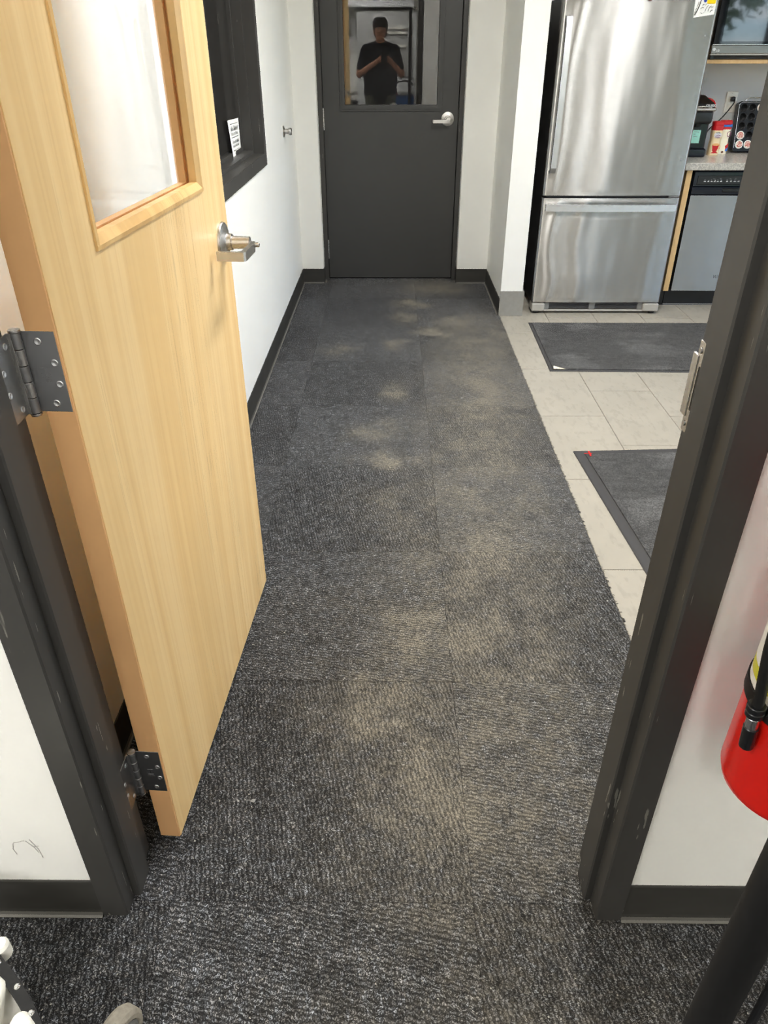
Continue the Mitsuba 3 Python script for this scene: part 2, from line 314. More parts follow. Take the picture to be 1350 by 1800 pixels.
scuff = [tube([(a, NY0 - .0004, b), ((a + c) / 2 + e, NY0 - .0006, (b + d) / 2), (c, NY0 - .0004, d)], .0006, 4) for a, b, c, d, e in ((-.684, .225, -.662, .232, 0), (-.684, .225, -.686, .190, -.004), (-.660, .232, -.644, .196, .003), (-.652, .236, -.640, .180, .004), (-.650, .214, -.640, .216, 0))]
mat('pencil', lin(150, 147, 141), .8, .1)
add('wall_near__scuff', cat_(scuff), 'pencil', False, label='faint grey pencil scuffs near the baseboard', kind='stuff')
# kitchen windows (their frames, panes) and the ceiling lights
def window(n, x0, x1, y0, y1, z0, z1, along, mullions, label):
    k = f'window_{n}'; f = 0.05
    if along == 'x':
        w = mbox(x0, x1, y0, y1, z0, z1) - mbox(x0 + f, x1 - f, y0 - .1, y1 + .1, z0 + f, z1 - f)
        for m in mullions: w += mbox(m - .025, m + .025, y0, y1, z0, z1)
        pane = cbox(x0 + .01, x1 - .01, (y0 + y1) / 2 - .002, (y0 + y1) / 2 + .002, z0 + .01, z1 - .01, .0002)
    else:
        w = mbox(x0, x1, y0, y1, z0, z1) - mbox(x0 - .1, x1 + .1, y0 + f, y1 - f, z0 + f, z1 - f)
        for m in mullions: w += mbox(x0, x1, m - .025, m + .025, z0, z1)
        pane = cbox((x0 + x1) / 2 - .002, (x0 + x1) / 2 + .002, y0 + .01, y1 - .01, z0 + .01, z1 - .01, .0002)
    add(k + '__frame', from_m(w), 'paint_dark', False)
    q = pane.vertices.mean(0); e = pane.extents
    v = np.array([[s * e[0] / 2 if along == 'x' else 0, s * e[1] / 2 if along != 'x' else 0, t * e[2] / 2] for s, t in ((-1, -1), (1, -1), (1, 1), (-1, 1))]) + q
    scene[k + '__pane'] = mikit.ply((v, np.array([[0, 1, 2], [0, 2, 3]])), 'glass')
    tag(k, label, kind='structure')
window(2, W1[0], W1[1], .83, .89, .25, 2.45, 'x', [], 'added narrow tall window, unseen, put in for streaks on the fridge')
window(3, W2[0], W2[1], .83, .89, .25, 2.45, 'x', [4.0], 'wide tall kitchen window reflected in the microwave')
window(4, KR + .03, KR + .09, W3[0], W3[1], .9, 2.4, 'y', [2.75], 'kitchen side window')
def led(x, y, w, d, power, label):
    k = 'ceiling_light'; i = 0
    while k in labels: i += 1; k = f'ceiling_light_{i:03d}'
    add(k + '__frame', from_m(mbox(x - w / 2 - .02, x + w / 2 + .02, y - d / 2 - .02, y + d / 2 + .02, CEIL - .03, CEIL + .001) - mbox(x - w / 2, x + w / 2, y - d / 2, y + d / 2, CEIL - .05, CEIL - .006)), 'white_plastic', False)
    v = np.array([[-w / 2, -d / 2, 0], [w / 2, -d / 2, 0], [w / 2, d / 2, 0], [-w / 2, d / 2, 0]]) + (x, y, CEIL - .012)
    scene[k + '__diffuser'] = mikit.ply((v, np.array([[0, 2, 1], [0, 3, 2]])), 'white_plastic', emitter={'type': 'area', 'radiance': rgb(np.array([1.0, 0.985, 0.955]) * power)})
    tag(k, label, 'ceiling light')
led(-1.45, -.60, .6, 1.2, LED_NEAR, 'flat ceiling light panel over the near room')
led(-.42, -2.2, 1.2, .6, LED_NEAR * 2.1, 'added unseen ceiling light panel near the back wall, a fill light')  # added fill, brightens the near room and its mirror image
led(0.55, 2.6, .3, 1.2, LED_HALL, 'flat ceiling light panel over the corridor')
led(1.74, 3.0, .24, 1.2, LED_KITCHEN * 1.25, 'flat ceiling light panel over the kitchen floor')

# ------------------------------------------------------------------ door frames (trim) and baseboards
FA, FBk = .785, .938                                   # front and back of the near frame
Lp = [(-.563, FA), (-.517, FA), (-.514, FA + .003), (-.514, .826), (-.5025, .826), (-.500, .829), (-.500, .881), (-.5025, .884), (-.514, .884), (-.514, .931), (-.517, .934), (-.563, .934)]
Rp = [(-x - .108, y - (.007 if y > .9 else 0)) for x, y in Lp]
tk = 'trim_1'
add(tk + '__jamb', prism(Lp, 0, 2.18), 'paint_dark', False)
add(tk + '__jamb', prism(Rp, 0, 2.18), 'paint_dark', False)
add(tk + '__head', prism_axis([(FA, 2.138), (FA, 2.18), (FBk, 2.18), (FBk, 2.138), (.884, 2.138), (.884, 2.124), (.826, 2.124), (.826, 2.138)], -.515, .407, 'x'), 'paint_dark', False)
tag(tk, 'dark grey metal frame of the near doorway', kind='structure')
st = from_m(mbox(.4045, .4075, .899, .931, .997, 1.122) - mbox(.40, .41, .905, .9345, 1.035, 1.085))
st = from_m((mbox(.4046, .4066, .893, .926, .997, 1.124) + mbox(.4030, .4066, .920, .937, 1.018, 1.104)) - mbox(.39, .42, .898, .915, 1.030, 1.092))
add(tk + '__strike_plate', st, 'satin_steel', False, label='satin metal strike plate')
for s_ in (1.009, 1.112): add(tk + '__screw', trimesh.creation.cylinder(.004, .002, sections=12, transform=trimesh.transformations.translation_matrix((.4035, .918, s_)) @ trimesh.transformations.rotation_matrix(math.pi / 2, (0, 1, 0))), 'hinge_light')
# far frame, set into the recess
y0, y1 = 5.545, 5.63
P2 = [(D2L, y0), (-.469, y0), (-.466, y0 + .003), (-.466, 5.632), (-.456, 5.632), (-.456, 5.66), (D2L, 5.66)]
add('trim_2__jamb', prism(P2, 0, 2.16), 'paint_dark', False)
add('trim_2__jamb', prism([(-x - .019, y) for x, y in P2], 0, 2.16), 'paint_dark', False)
add('trim_2__head', cbox(-.49, .47, y0, 5.66, 2.125, 2.16), 'paint_dark', False)
add('trim_2__strike_plate', cbox(.4465, .4485, 5.56, 5.59, 1.0, 1.12, .0005), 'satin_steel', False, label='small bright strike plate')
tag('trim_2', 'dark grey metal frame of the end door', kind='structure')
def cove(path, side, h=.104):
    """A vinyl cove base along a path of (x, y); side = unit normal into the room per segment."""
    out = []
    for (a, b), nrm in zip(zip(path, path[1:]), side):
        a, b, n_ = np.array(a, float), np.array(b, float), np.array(nrm, float)
        prof = [(0, 0), (.0135, 0), (.0135, .0018), (.009, .004), (.0055, .009), (.004, .016), (.004, h - .002), (.003, h), (0, h)]
        d = b - a; L = np.linalg.norm(d); d /= L
        m = prism(prof, 0, L); v = m.vertices
        m.vertices = np.c_[a[0] + n_[0] * v[:, 0] + d[0] * v[:, 2], a[1] + n_[1] * v[:, 0] + d[1] * v[:, 2], v[:, 1]]
        m.fix_normals(); out.append(m)
    return cat_(out)
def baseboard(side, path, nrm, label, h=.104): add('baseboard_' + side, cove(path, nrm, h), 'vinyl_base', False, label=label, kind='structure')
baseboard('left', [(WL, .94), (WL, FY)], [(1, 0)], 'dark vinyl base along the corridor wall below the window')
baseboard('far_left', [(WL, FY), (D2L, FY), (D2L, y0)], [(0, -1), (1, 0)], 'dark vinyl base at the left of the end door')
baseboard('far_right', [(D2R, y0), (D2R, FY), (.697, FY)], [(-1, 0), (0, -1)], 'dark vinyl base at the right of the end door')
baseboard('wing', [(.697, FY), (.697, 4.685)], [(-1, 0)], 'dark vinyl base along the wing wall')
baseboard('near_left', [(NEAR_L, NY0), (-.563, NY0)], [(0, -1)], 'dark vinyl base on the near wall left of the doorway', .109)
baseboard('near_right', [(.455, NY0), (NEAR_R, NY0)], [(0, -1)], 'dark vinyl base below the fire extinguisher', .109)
add('baseboard_pillar', cat_([cbox(.694, .842, 4.674, 4.6848, -.002, .157, .0015), cbox(.8382, .848, 4.676, 5.4, -.002, .157, .0015)]), 'tile_base', False, label='grey tile base around the foot of the wing wall', kind='structure')

# ------------------------------------------------------------------ lever handles, hinges, doors
def lever(prefix, M, flip=False, label=None):
    """Local frame: x along the door (the lever points to -x), y into the door, z up; the rose is centred at the origin."""
    def put(name, m, b='satin_steel', smooth=30):
        return add(prefix + name, m, b, smooth, M=M)
    rose = lathe([(0, 0), (.0445, 0), (.0445, .003), (.043, .0062), (.036, .0085), (.026, .0105), (.0205, .013), (.019, .017), (.0185, .024), (0, .024)], 48)
    rose.apply_transform(facing_y(0, 0, 0)); put('__rose', rose)
    neck = lathe([(0, .02), (.0145, .02), (.0142, .045), (.0135, .066), (0, .066)], 32); neck.apply_transform(facing_y(0, 0, -.001)); put('__neck', neck)
    arm = [(.014, -.060), (.014, -.074), (-.006, -.078), (-.098, -.078), (-.104, -.074), (-.104, -.012), (-.094, -.012), (-.094, -.060), (-.086, -.066), (-.012, -.066), (-.006, -.060)]
    a = trimesh.creation.extrude_polygon(Polygon(arm), .020, engine='earcut'); a.apply_translation((0, 0, -.0205)); a.fix_normals()
    put('__arm', a, smooth=False)
    b = lathe([(0, 0), (.0055, 0), (.0055, .010), (.0045, .0115), (0, .0115)], 20); b.apply_transform(facing_y(.002, -.076, -.006)); put('__thumb_button', b)
def hinge_screws(prefix, pts, M):
    for x, z in pts:
        s = lathe([(0, 0), (.0052, 0), (.0052, .0006), (.0042, .0013), (.0012, .0007), (0, .0007)], 16); s.apply_transform(facing_y(x, 0, z)); add(prefix + '__screw', s, 'screw_steel', M=M)
DM = basis((DOOR_A[0], DOOR_A[1], 0), (_du[0], _du[1], 0), (-_du[1], _du[0], 0), (0, 0, 1))     # door frame: x along the leaf from the hinge, y into it
DW, DT, DZ0, DZ1 = .904, .0445, .012, 2.12
LX0, LX1, LZ0, LZ1 = .172, .728, 1.195, 1.93
slab = mbox(.0025, DW, 0, DT, DZ0, DZ1) - mbox(LX0, LX1, -.1, .2, LZ0, LZ1)
bores = m3.Manifold.cylinder(.026, .2, circular_segments=24).rotate((90, 0, 0)).translate((.845, .1, 1.063))
add('door_1__slab', from_m(slab - bores), 'maple', False, M=DM)
add('door_1__edge_band', cbox(-.0010, .0022, .0012, DT - .0012, DZ0, DZ1, .0006), 'maple_edge', False, M=DM, label='pinkish hardwood hinge edge')
def bead(ya, yb, name):
    w = .017
    q = mbox(LX0 - .003, LX1 + .003, min(ya, yb), max(ya, yb), LZ0 - .003, LZ1 + .003) - mbox(LX0 + w, LX1 - w, -.1, .2, LZ0 + w, LZ1 - w)
    return from_m(q)
fb = []
for pr in (([(LX0 - .004, -.0035), (LX0 + .003, -.0045), (LX0 + .016, .003), (LX0 + .016, .018), (LX0, .018), (LX0, 0), (LX0 - .004, 0)]),):
    m = prism(pr, LZ0, LZ1); fb.append(m)
    m2 = m.copy(); v = m2.vertices.copy(); v[:, 0] = LX0 + LX1 - v[:, 0]; m2.vertices = v; m2.invert(); fb.append(m2)
    pz = [(y, LZ0 + (x - LX0)) for x, y in pr]; fb.append(prism_axis(pz, LX0 - .004, LX1 + .004, 'x'))
    pz = [(y, LZ1 - (x - LX0)) for x, y in pr]; fb.append(prism_axis(pz, LX0 - .004, LX1 + .004, 'x'))
for i, m in enumerate(fb): m.fix_normals(); add('door_1__glazing_bead', m, 'maple_bead', False, M=DM)
for i, m in enumerate(fb):
    m = m.copy(); v = m.vertices.copy(); v[:, 1] = DT - v[:, 1]; m.vertices = v; m.fix_normals(); add('door_1__glazing_bead', m, 'maple_edge', False, M=DM)
gv = np.array([[LX0 + .004, .0215, LZ0 + .004], [LX1 - .004, .0215, LZ0 + .004], [LX1 - .004, .0215, LZ1 - .004], [LX0 + .004, .0215, LZ1 - .004]])
gm = trimesh.Trimesh(gv, [[0, 1, 2], [0, 2, 3]], process=False); add('door_1__glass', gm, 'glass', False, M=DM)
LM = DM @ trimesh.transformations.translation_matrix((.845, 0, 1.063)); lever('door_1__lever_handle', LM)
LMb = DM @ basis((.845, DT, 1.063), (1, 0, 0), (0, -1, 0), (0, 0, -1)) @ np.diag([1, 1, 1, 1.0]); lever('door_1__lever_handle_001', LMb)
add('door_1__latch_plate', cbox(DW - .0005, DW + .0012, .0095, .035, 1.035, 1.092, .0004), 'satin_steel', False, M=DM)
PIN = (-.5045, .9465)
def hinge(z0, z1, k):
    p = f'door_1__hinge' + ('' if k == 0 else f'_{k:03d}')
    h = z1 - z0
    add(p + '__door_leaf', cat_([cbox(-.0018, -.0004, .004, DT + .010, z0, z1, .0004)]), 'hinge_steel', False, M=DM)
    HM = DM @ basis((-.0018, 0, 0), (0, 1, 0), (1, 0, 0), (0, 0, 1))      # screws on the hinge edge: y of the leaf becomes x
    HM2 = DM @ basis((-.0018, 0, 0), (0, -1, 0), (1, 0, 0), (0, 0, 1))
    hinge_screws(p, [(-.029, z1 - .014), (-.0125, z1 - .044), (-.0125, z0 + .042), (-.024, z0 + .013)], HM2)
    add(p + '__frame_leaf', cat_([cbox(-.5142, -.5126, .893, .944, z0, z1, .0004), cbox(-.5142, -.508, .940, .9425, z0, z1, .0004)]), 'hinge_light', False)
    FM = basis((-.5126, 0, 0), (0, 1, 0), (-1, 0, 0), (0, 0, 1))
    hinge_screws(p, [(.928, z1 - .014), (.906, z1 - .044), (.906, z0 + .042), (.928, z0 + .013)], FM)
    n = 5; seg = h / n
    for i in range(n):
        zz = z0 + i * seg
        add(p + '__knuckle', lathe([(0, zz + .0005), (.0066, zz + .0005), (.0072, zz + .0012), (.0072, zz + seg - .0012), (.0066, zz + seg - .0004), (0, zz + seg - .0004)], 24), 'hinge_light' if i % 2 else 'hinge_steel', M=trimesh.transformations.translation_matrix((PIN[0], PIN[1], 0)))
    for zz, s in ((z1, 1), (z0, -1)):
        tip = lathe([(0, 0), (.0078, 0), (.0082, .0015), (.0078, .0035), (.005, .0045), (0, .005)], 24)
        if s < 0: tip.apply_transform(np.diag([1, -1, -1, 1.0]))
        tip.apply_translation((PIN[0], PIN[1], zz)); add(p + '__tip', tip, 'hinge_light')
    zc = (z0 + z1) / 2 - .002                     # the maker's stamp: a box crossed by a stroke
    e = .0004
    st = [cbox(a, b, -.0004, .0002, c, d, .0001) for a, b, c, d in ((-.0065, .0065, zc - .005, zc - .005 + e), (-.0065, -.0065 + e, zc - .005, zc + .003), (.0065 - e, .0065, zc - .005, zc + .003), (-.0006, .0006, zc - .004, zc + .008), (-.006, .006, zc + .009, zc + .009 + e))]
    st.append(text('USA', .0034, facing_y(.002, 0, zc - .010), .0003))
    SM = HM2 @ trimesh.transformations.translation_matrix((-.029, 0, 0)); add(p + '__stamp', cat_(st), 'hinge_light', False, M=SM)
hinge(1.008, 1.125, 0); hinge(.165, .283, 1); hinge(1.88, 1.997, 2)
tag('door_1', 'open light maple door with a glass panel, hinged on the left', kind='structure')

# end door: dark grey metal leaf with a half lite
y2 = 5.588
leaf = mbox(-.4635, .4435, y2, 5.63, .010, 2.122) - mbox(-.33, .312, y2 - .1, 5.8, 1.13, 1.95)
leaf -= mbox(-.353, .335, y2 - .01, y2 + .004, 1.107, 1.973) - mbox(-.3495, .3315, y2 - .1, y2 + .1, 1.1105, 1.9695)
add('door_2__leaf', from_m(leaf), 'paint_door', False)
mo = mbox(-.349, .331, y2 - .009, y2 + .001, 1.111, 1.969) - mbox(-.319, .301, y2 - .1, y2 + .1, 1.147, 1.933)
mo += mbox(-.336, .318, y2 - .015, y2 + .004, 1.124, 1.956) - mbox(-.319, .301, y2 - .1, y2 + .1, 1.147, 1.933)
mo += mbox(-.33, .312, y2 - .002, 5.63, 1.13, 1.95) - mbox(-.319, .301, y2 - .1, 5.8, 1.147, 1.933)
add('door_2__lite_moulding', from_m(mo), 'paint_door', False)
GT = -0.0095                                            # the pane sits a hair askew
gy = 5.606
gv = np.array([[-.325, gy + .325 * GT * 1.0, 1.138], [.308, gy - .308 * GT, 1.138], [.308, gy - .308 * GT, 1.945], [-.325, gy + .325 * GT, 1.945]])
for dy in (0, .012): add('door_2__glass', trimesh.Trimesh(gv + [0, dy, 0], [[0, 1, 2], [0, 2, 3]], process=False), 'glass', False)  # second pane added behind the first to strengthen the reflection
lever('door_2__lever_handle', trimesh.transformations.translation_matrix((.375, y2, 1.064)))
for z0, z1 in ((.998, 1.125), (.15, .276), (1.87, 1.997)):
    add('door_2__hinge', cat_([lathe([(0, z), (.0075, z), (.0075, z + (z1 - z0) / 5 - .001), (0, z + (z1 - z0) / 5 - .001)], 16) for z in np.linspace(z0, z1, 6)[:-1]] + [lathe([(0, z1), (.0085, z1), (.006, z1 + .005), (0, z1 + .005)], 16)]), 'satin_steel', M=trimesh.transformations.translation_matrix((-.4655, y2 - .006, 0)), label='silver hinge' )
tag('door_2', 'closed dark grey metal door with a window at the end of the corridor', kind='structure')

# corridor window in the left wall (dark frame, dark room behind)
k = 'window_1'
def wring(xa, xb, ins, ins2):
    return mbox(xa, xb, WY0 + ins, WY1 - ins, .956 + ins, 2.15 - ins) - mbox(xa - .1, xb + .1, WY0 + ins2, WY1 - ins2, .956 + ins2, 2.15 - ins2)
fr_ = wring(WL - .004, WL + .008, 0, .055) + wring(-.700, WL + .006, .03, .057) + wring(-.748, -.698, .03, .072) + wring(-.762, -.746, .03, .090) + wring(-.81, -.760, .03, .074)
add(k + '__frame', from_m(fr_), 'paint_dark', False)
gv = np.array([[-.754, WY0 + .06, 1.016], [-.754, WY1 - .06, 1.016], [-.754, WY1 - .06, 2.09], [-.754, WY0 + .06, 2.09]])
scene[k + '__pane'] = mikit.ply((gv, np.array([[0, 1, 2], [0, 2, 3]])), 'glass')
tag(k, 'dark framed window in the corridor wall with a paper notice in its corner', kind='structure')
for i, (yy, ww) in enumerate(((3.35, .3), (4.2, .5), (4.85, .3))):
    kk = uniq('office_cabinet__body').split('__')[0] if i == 0 else f'office_cabinet_{i:03d}'
    add(kk + '__body', cbox(-2.4, -1.9, yy, yy + ww, 0, 1.9), 'black_matte', False); add(kk + '__door', cbox(-1.9, -1.885, yy + .01, yy + ww - .01, .05, 1.87), 'paint_dark', False)
    tag(kk, f'{("narrow", "wide", "far narrow")[i]} dark cabinet in the room behind the corridor window', 'cabinet')


pk = add('notice__sheet', trimesh.Trimesh([(-.742, 3.70, 1.185), (-.748, 4.0, 1.176), (-.7505, 4.012, 1.022), (-.744, 3.77, 1.024)], [[0, 1, 2], [0, 2, 3]], process=False), 'paper', False)
marks = []
def on_sheet(a, b):                                    # a, b in 0..1 from the lower left corner of the notice
    p = [np.array(q) for q in ((-.744, 3.77, 1.024), (-.7505, 4.012, 1.022), (-.748, 4.0, 1.176), (-.742, 3.70, 1.185))]
    return (p[0] * (1 - a) + p[1] * a) * (1 - b) + (p[3] * (1 - a) + p[2] * a) * b + np.array([.0012, 0, 0])
for row, (b0, b1) in enumerate(((.70, .84), (.58, .67), (.36, .47), (.26, .34))):
    a = .16
    while a < .84:
        w = random.uniform(.012, .03); t = random.uniform(.5, 1)
        q = [on_sheet(a, b0), on_sheet(a + w, b0), on_sheet(a + w * .8, b0 + (b1 - b0) * t), on_sheet(a, b0 + (b1 - b0) * t)]
        marks.append(trimesh.Trimesh(q, [[0, 1, 2], [0, 2, 3]], process=False)); a += w + random.uniform(.022, .045)
for b0 in (.88, .52, .17): marks.append(trimesh.Trimesh([on_sheet(.14, b0), on_sheet(.86, b0), on_sheet(.86, b0 + .012), on_sheet(.14, b0 + .012)], [[0, 1, 2], [0, 2, 3]], process=False))
add('notice__print', cat_(marks), 'ink', False)
tag('notice', 'white paper notice with rows of black print in the corner of the corridor window', 'notice')
# door stop on the corridor wall
SM = basis((WL, 4.88, 1.046), (0, 1, 0), (0, 0, 1), (1, 0, 0))
m = lathe([(0, 0), (.031, 0), (.031, .003), (.027, .006), (.016, .008), (.014, .010), (.014, .030), (.020, .033), (.020, .046), (.017, .050), (.008, .046), (0, .045)], 32)
add('wall_stop__rose', lathe([(0, 0), (.031, 0), (.031, .003), (.027, .006), (.016, .009), (0, .009)], 32), 'satin_steel', M=SM)
add('wall_stop__bumper', lathe([(0, .008), (.014, .008), (.014, .030), (.020, .033), (.020, .046), (.017, .050), (.008, .046), (0, .045)], 32), 'satin_steel', M=SM)
tag('wall_stop', 'round metal door stop on the white wall between the dark window and the end door', 'door stop')

# ------------------------------------------------------------------ refrigerator
FX0, FX1, FYF = .910, 1.741, 4.736
def steel_front(z0, z1, dent, nz=70, smile=False):
    path = [(FX0 + .002, 4.80), (FX0 + .001, 4.775)] + [(FX0 + .018 - .018 * math.cos(a), FYF + .020 - .018 * math.sin(a)) for a in np.linspace(0.1, math.pi / 2, 8)]
    xsn = np.linspace(FX0 + .02, FX1 - .02, 64)[1:-1]
    c = (FX0 + FX1) / 2
    path += [(x, FYF + .002 - .010 * (1 - ((x - c) / (.5 * (FX1 - FX0 - .04))) ** 2)) for x in xsn]
    path += [(FX1 - .018 + .018 * math.cos(a), FYF + .020 - .018 * math.sin(a)) for a in np.linspace(math.pi / 2, 0.1, 8)] + [(FX1 - .001, 4.775), (FX1 - .002, 4.80)]
    P = np.array(path); S = np.r_[0, np.cumsum(np.linalg.norm(np.diff(P, axis=0), axis=1))]
    Z = np.linspace(z0, z1, nz); nx = len(P)
    X, ZZ = np.meshgrid(P[:, 0], Z); Y = np.repeat(P[None, :, 1], nz, 0)
    q = np.stack([X * 5.5, ZZ * 1.1, X * 0 + dent], -1)
    edge = np.clip(np.minimum(X - FX0 - .02, FX1 - .02 - X) / .05, 0, 1) * np.clip(np.minimum(ZZ - z0, z1 - ZZ) / .03, 0, 1)
    Y = Y + edge * 0.0085 * (meshkit.fbm(q, 2, 5) - .5) + edge * 0.0016 * (meshkit.fbm(q * 3.1, 2, 9) - .5)
    H = (ZZ - z0) / (z1 - z0)
    for a_, xr, wd in (((.0034, .945 + .065 * H + .012 * np.sin(H * 7), .030), (.0016, 1.60 + .02 * np.sin(H * 5), .03), (-.0016, 1.12 + .05 * H, .045)) if not smile else
                       ((.0030, .985 + .022 * np.sin(H * 8), .034), (.0030, 1.175 + .018 * np.sin(H * 6 + 1), .040), (.0018, 1.60 + .05 * H, .035))):
        Y = Y - edge * a_ * np.exp(-((X - xr) / wd) ** 2)
    if smile:
        w = np.clip(1 - ((X - c) / .33) ** 2, 0, 1)
        lo = z1 - .088 - .03 * w
        Y = Y + edge * .006 * w ** .5 * np.clip((ZZ - lo) / .02, 0, 1) * np.clip((z1 - .012 - ZZ) / .02, 0, 1)
        Y = Y + edge * -.004 * np.exp(-((ZZ - z0 - .12) / .1) ** 2 - ((X - c + .1) / .16) ** 2)
    v = np.stack([X, Y, ZZ], -1).reshape(-1, 3)
    i, j = np.meshgrid(np.arange(nz - 1), np.arange(nx - 1), indexing='ij')
    f = np.stack([i * nx + j, i * nx + j + 1, (i + 1) * nx + j + 1, (i + 1) * nx + j], -1).reshape(-1, 4)
    f = np.vstack([f[:, [0, 1, 2]], f[:, [0, 2, 3]]])
    uv = np.stack([np.repeat(S[None], nz, 0), ZZ], -1).reshape(-1, 2)
    return trimesh.Trimesh(v, f, process=False), uv, P
mat('fridge_side', lin(34, 34, 35), 0.45, 0.4, bump=proc(lambda p, n, uv: fbm(p.y * 300, p.z * 300, octaves=2), 5e-4), bscale=.0003)
k = 'refrigerator'
add(k + '__cabinet', cat_([cbox(.930, 1.722, 4.812, 5.44, .03, 1.70, .006)]), 'fridge_side', False, label='dark side and cabinet')
for nm, z0, z1, d, sm in (('door', .714, 1.695, 3.0, False), ('drawer', .072, .700, 8.0, True)):
    m, uv, P = steel_front(z0, z1, d, 90, sm)
    scene[f'{k}__{nm}__front'] = mikit.ply(m, 'fridge_steel', smooth=True, uv=uv)
    ring = np.vstack([P + [0, .0004]]); poly = [tuple(q) for q in ring]
    inner = [(FX0 + .0025, 4.80), (FX0 + .0025, 4.776)] + [(x, y + .0035) for x, y in P[3:-3]] + [(FX1 - .0025, 4.776), (FX1 - .0025, 4.80)]
    add(f'{k}__{nm}__liner', prism([(FX0 + .004, 4.812), (FX0 + .004, 4.776)] + [(float(x), float(y) + .014) for x, y in P[6:-6:4]] + [(FX1 - .004, 4.776), (FX1 - .004, 4.812)], z0 + .0005, z1 - .0005), 'fridge_side', False)
    for zz in (z0, z1 - .0022): add(f'{k}__{nm}__edge_trim', prism([(FX0 + .002, 4.80), (FX0 + .001, 4.775)] + [(float(x), float(y) + .0008) for x, y in P[3:-3:3]] + [(FX1 - .001, 4.775), (FX1 - .002, 4.80)], zz, zz + .0022), 'handle_steel', False)
hp = [(4.737, .838), (4.690, .842), (4.676, .87), (4.668, 1.05), (4.665, 1.22), (4.668, 1.4), (4.676, 1.575), (4.690, 1.607), (4.737, 1.611), (4.737, 1.597), (4.706, 1.592), (4.695, 1.56), (4.687, 1.4), (4.684, 1.22), (4.687, 1.05), (4.695, .888), (4.706, .857), (4.737, .852)]
hm = prism_axis(hp, .928, .960, 'x'); hm.fix_normals(); add(k + '__door__handle', hm, 'handle_steel', False)
c = (FX0 + FX1) / 2
top = [(x, 4.712 - .016 * (1 - ((x - c) / .40) ** 2)) for x in np.linspace(.932, 1.716, 26)]
dh = prism([(.932, 4.738), (.932, 4.722)] + top + [(1.716, 4.722), (1.716, 4.738), (1.70, 4.738), (1.70, 4.732)] + [(x, y + .018) for x, y in top[::-1][1:-1]] + [(.945, 4.732), (.945, 4.738)], .628, .667)
dh.fix_normals(); add(k + '__drawer__handle', dh, 'handle_steel', False)
add(k + '__gasket', cbox(.935, 1.718, 4.76, 4.815, .69, .72), 'black_matte', False)
add(k + '__hinge_cover', cbox(1.672, 1.735, 4.742, 4.80, .7015, .712, .002), 'grey_plastic', False, label='small grey hinge cover')
for z in (1.519, .912): add(k + '__plug', lathe_y([(0, 0), (.0055, 0), (.005, .0015), (0, .002)], 1.696, FYF - .0005, z, 16), 'hinge_steel')
mat('slat_grey', lin(84, 84, 84), .5, .4)
mat('foot_grey', lin(168, 164, 156), 0.4, 0.5)
for a, b in ((.914, .998), (1.636, 1.738)): add(k + '__foot', rbox(a, b, 4.727, 4.83, .014, .064, .008), 'foot_grey')
for x in (.945, 1.70): add(k + '__roller', trimesh.creation.cylinder(.013, .03, sections=20, transform=basis((x, 4.745, .013), (0, 1, 0), (0, 0, 1), (1, 0, 0))), 'black_matte')
gr = [cbox(.99, 1.645, 4.775, 4.80, .012, .066)]
add(k + '__grille__back', gr[0], 'black_gap', False)
add(k + '__grille__rail', cbox(.995, 1.64, 4.738, 4.776, .012, .021, .002), 'foot_grey', False)
for i in range(4): add(k + '__grille__slat', cbox(1.012, 1.628, 4.752, 4.776, .0275 + i * .0095, .0315 + i * .0095, .001), 'slat_grey', False)
for a, b in ((.998, 1.03), (1.605, 1.637), (1.29, 1.33)): add(k + '__grille__end', cbox(a, b, 4.750, 4.777, .022, .066, .003), 'grey_plastic', False)
tag(k, 'tall stainless steel refrigerator with a bottom freezer drawer beside the wing wall', 'refrigerator')
# what hangs on it
FP = FYF - .0125
def sheet(key, pts, b): return add(key, trimesh.convex.convex_hull(np.vstack([np.array(pts), np.array(pts) + [0, .0006, 0]])), b, False)
sheet('ink_sketch__paper', [(1.613, FYF - .004, 1.600), (1.722, FYF - .001, 1.615), (1.722, FYF - .001, 1.735), (1.603, FYF - .004, 1.735)], 'paper')
st = []
def stroke(pts, r): st.append(tube([(x, FYF - .0055, z) for x, z in pts], r, 5))
stroke([(1.618, 1.612), (1.628, 1.635), (1.634, 1.655), (1.640, 1.685), (1.652, 1.71)], .0022); stroke([(1.614, 1.61), (1.621, 1.64), (1.629, 1.67)], .0012)
stroke([(1.643, 1.640), (1.652, 1.646), (1.66, 1.643)], .0011); stroke([(1.645, 1.622), (1.655, 1.619), (1.664, 1.622)], .0009); stroke([(1.668, 1.626), (1.676, 1.648), (1.682, 1.655)], .001)
stroke([(1.684, 1.628), (1.689, 1.646), (1.698, 1.652)], .0013); stroke([(1.696, 1.624), (1.700, 1.632), (1.707, 1.634)], .0018); stroke([(1.65, 1.655), (1.658, 1.66)], .0018); stroke([(1.670, 1.662), (1.664, 1.652)], .0009); stroke([(1.70, 1.645), (1.71, 1.651)], .001)
add('ink_sketch__drawing', cat_(st), 'ink')
mat('yellow_card', lin(238, 205, 30), .6, .2); mat('blue_dot', lin(40, 60, 150), .6, .2)
add('ink_sketch__yellow_card', cbox(1.672, 1.716, FYF - .006, FYF - .003, 1.662, 1.72, .0005), 'yellow_card', False, label='bright yellow corner card'); add('ink_sketch__blue_dot', lathe_y([(0, 0), (.008, 0), (.008, .001), (0, .001)], 1.661, FYF - .005, 1.676, 16), 'blue_dot', label='blue dot')
tag('ink_sketch', 'white sheet with a black ink drawing and a yellow card stuck high on the refrigerator', 'drawing')
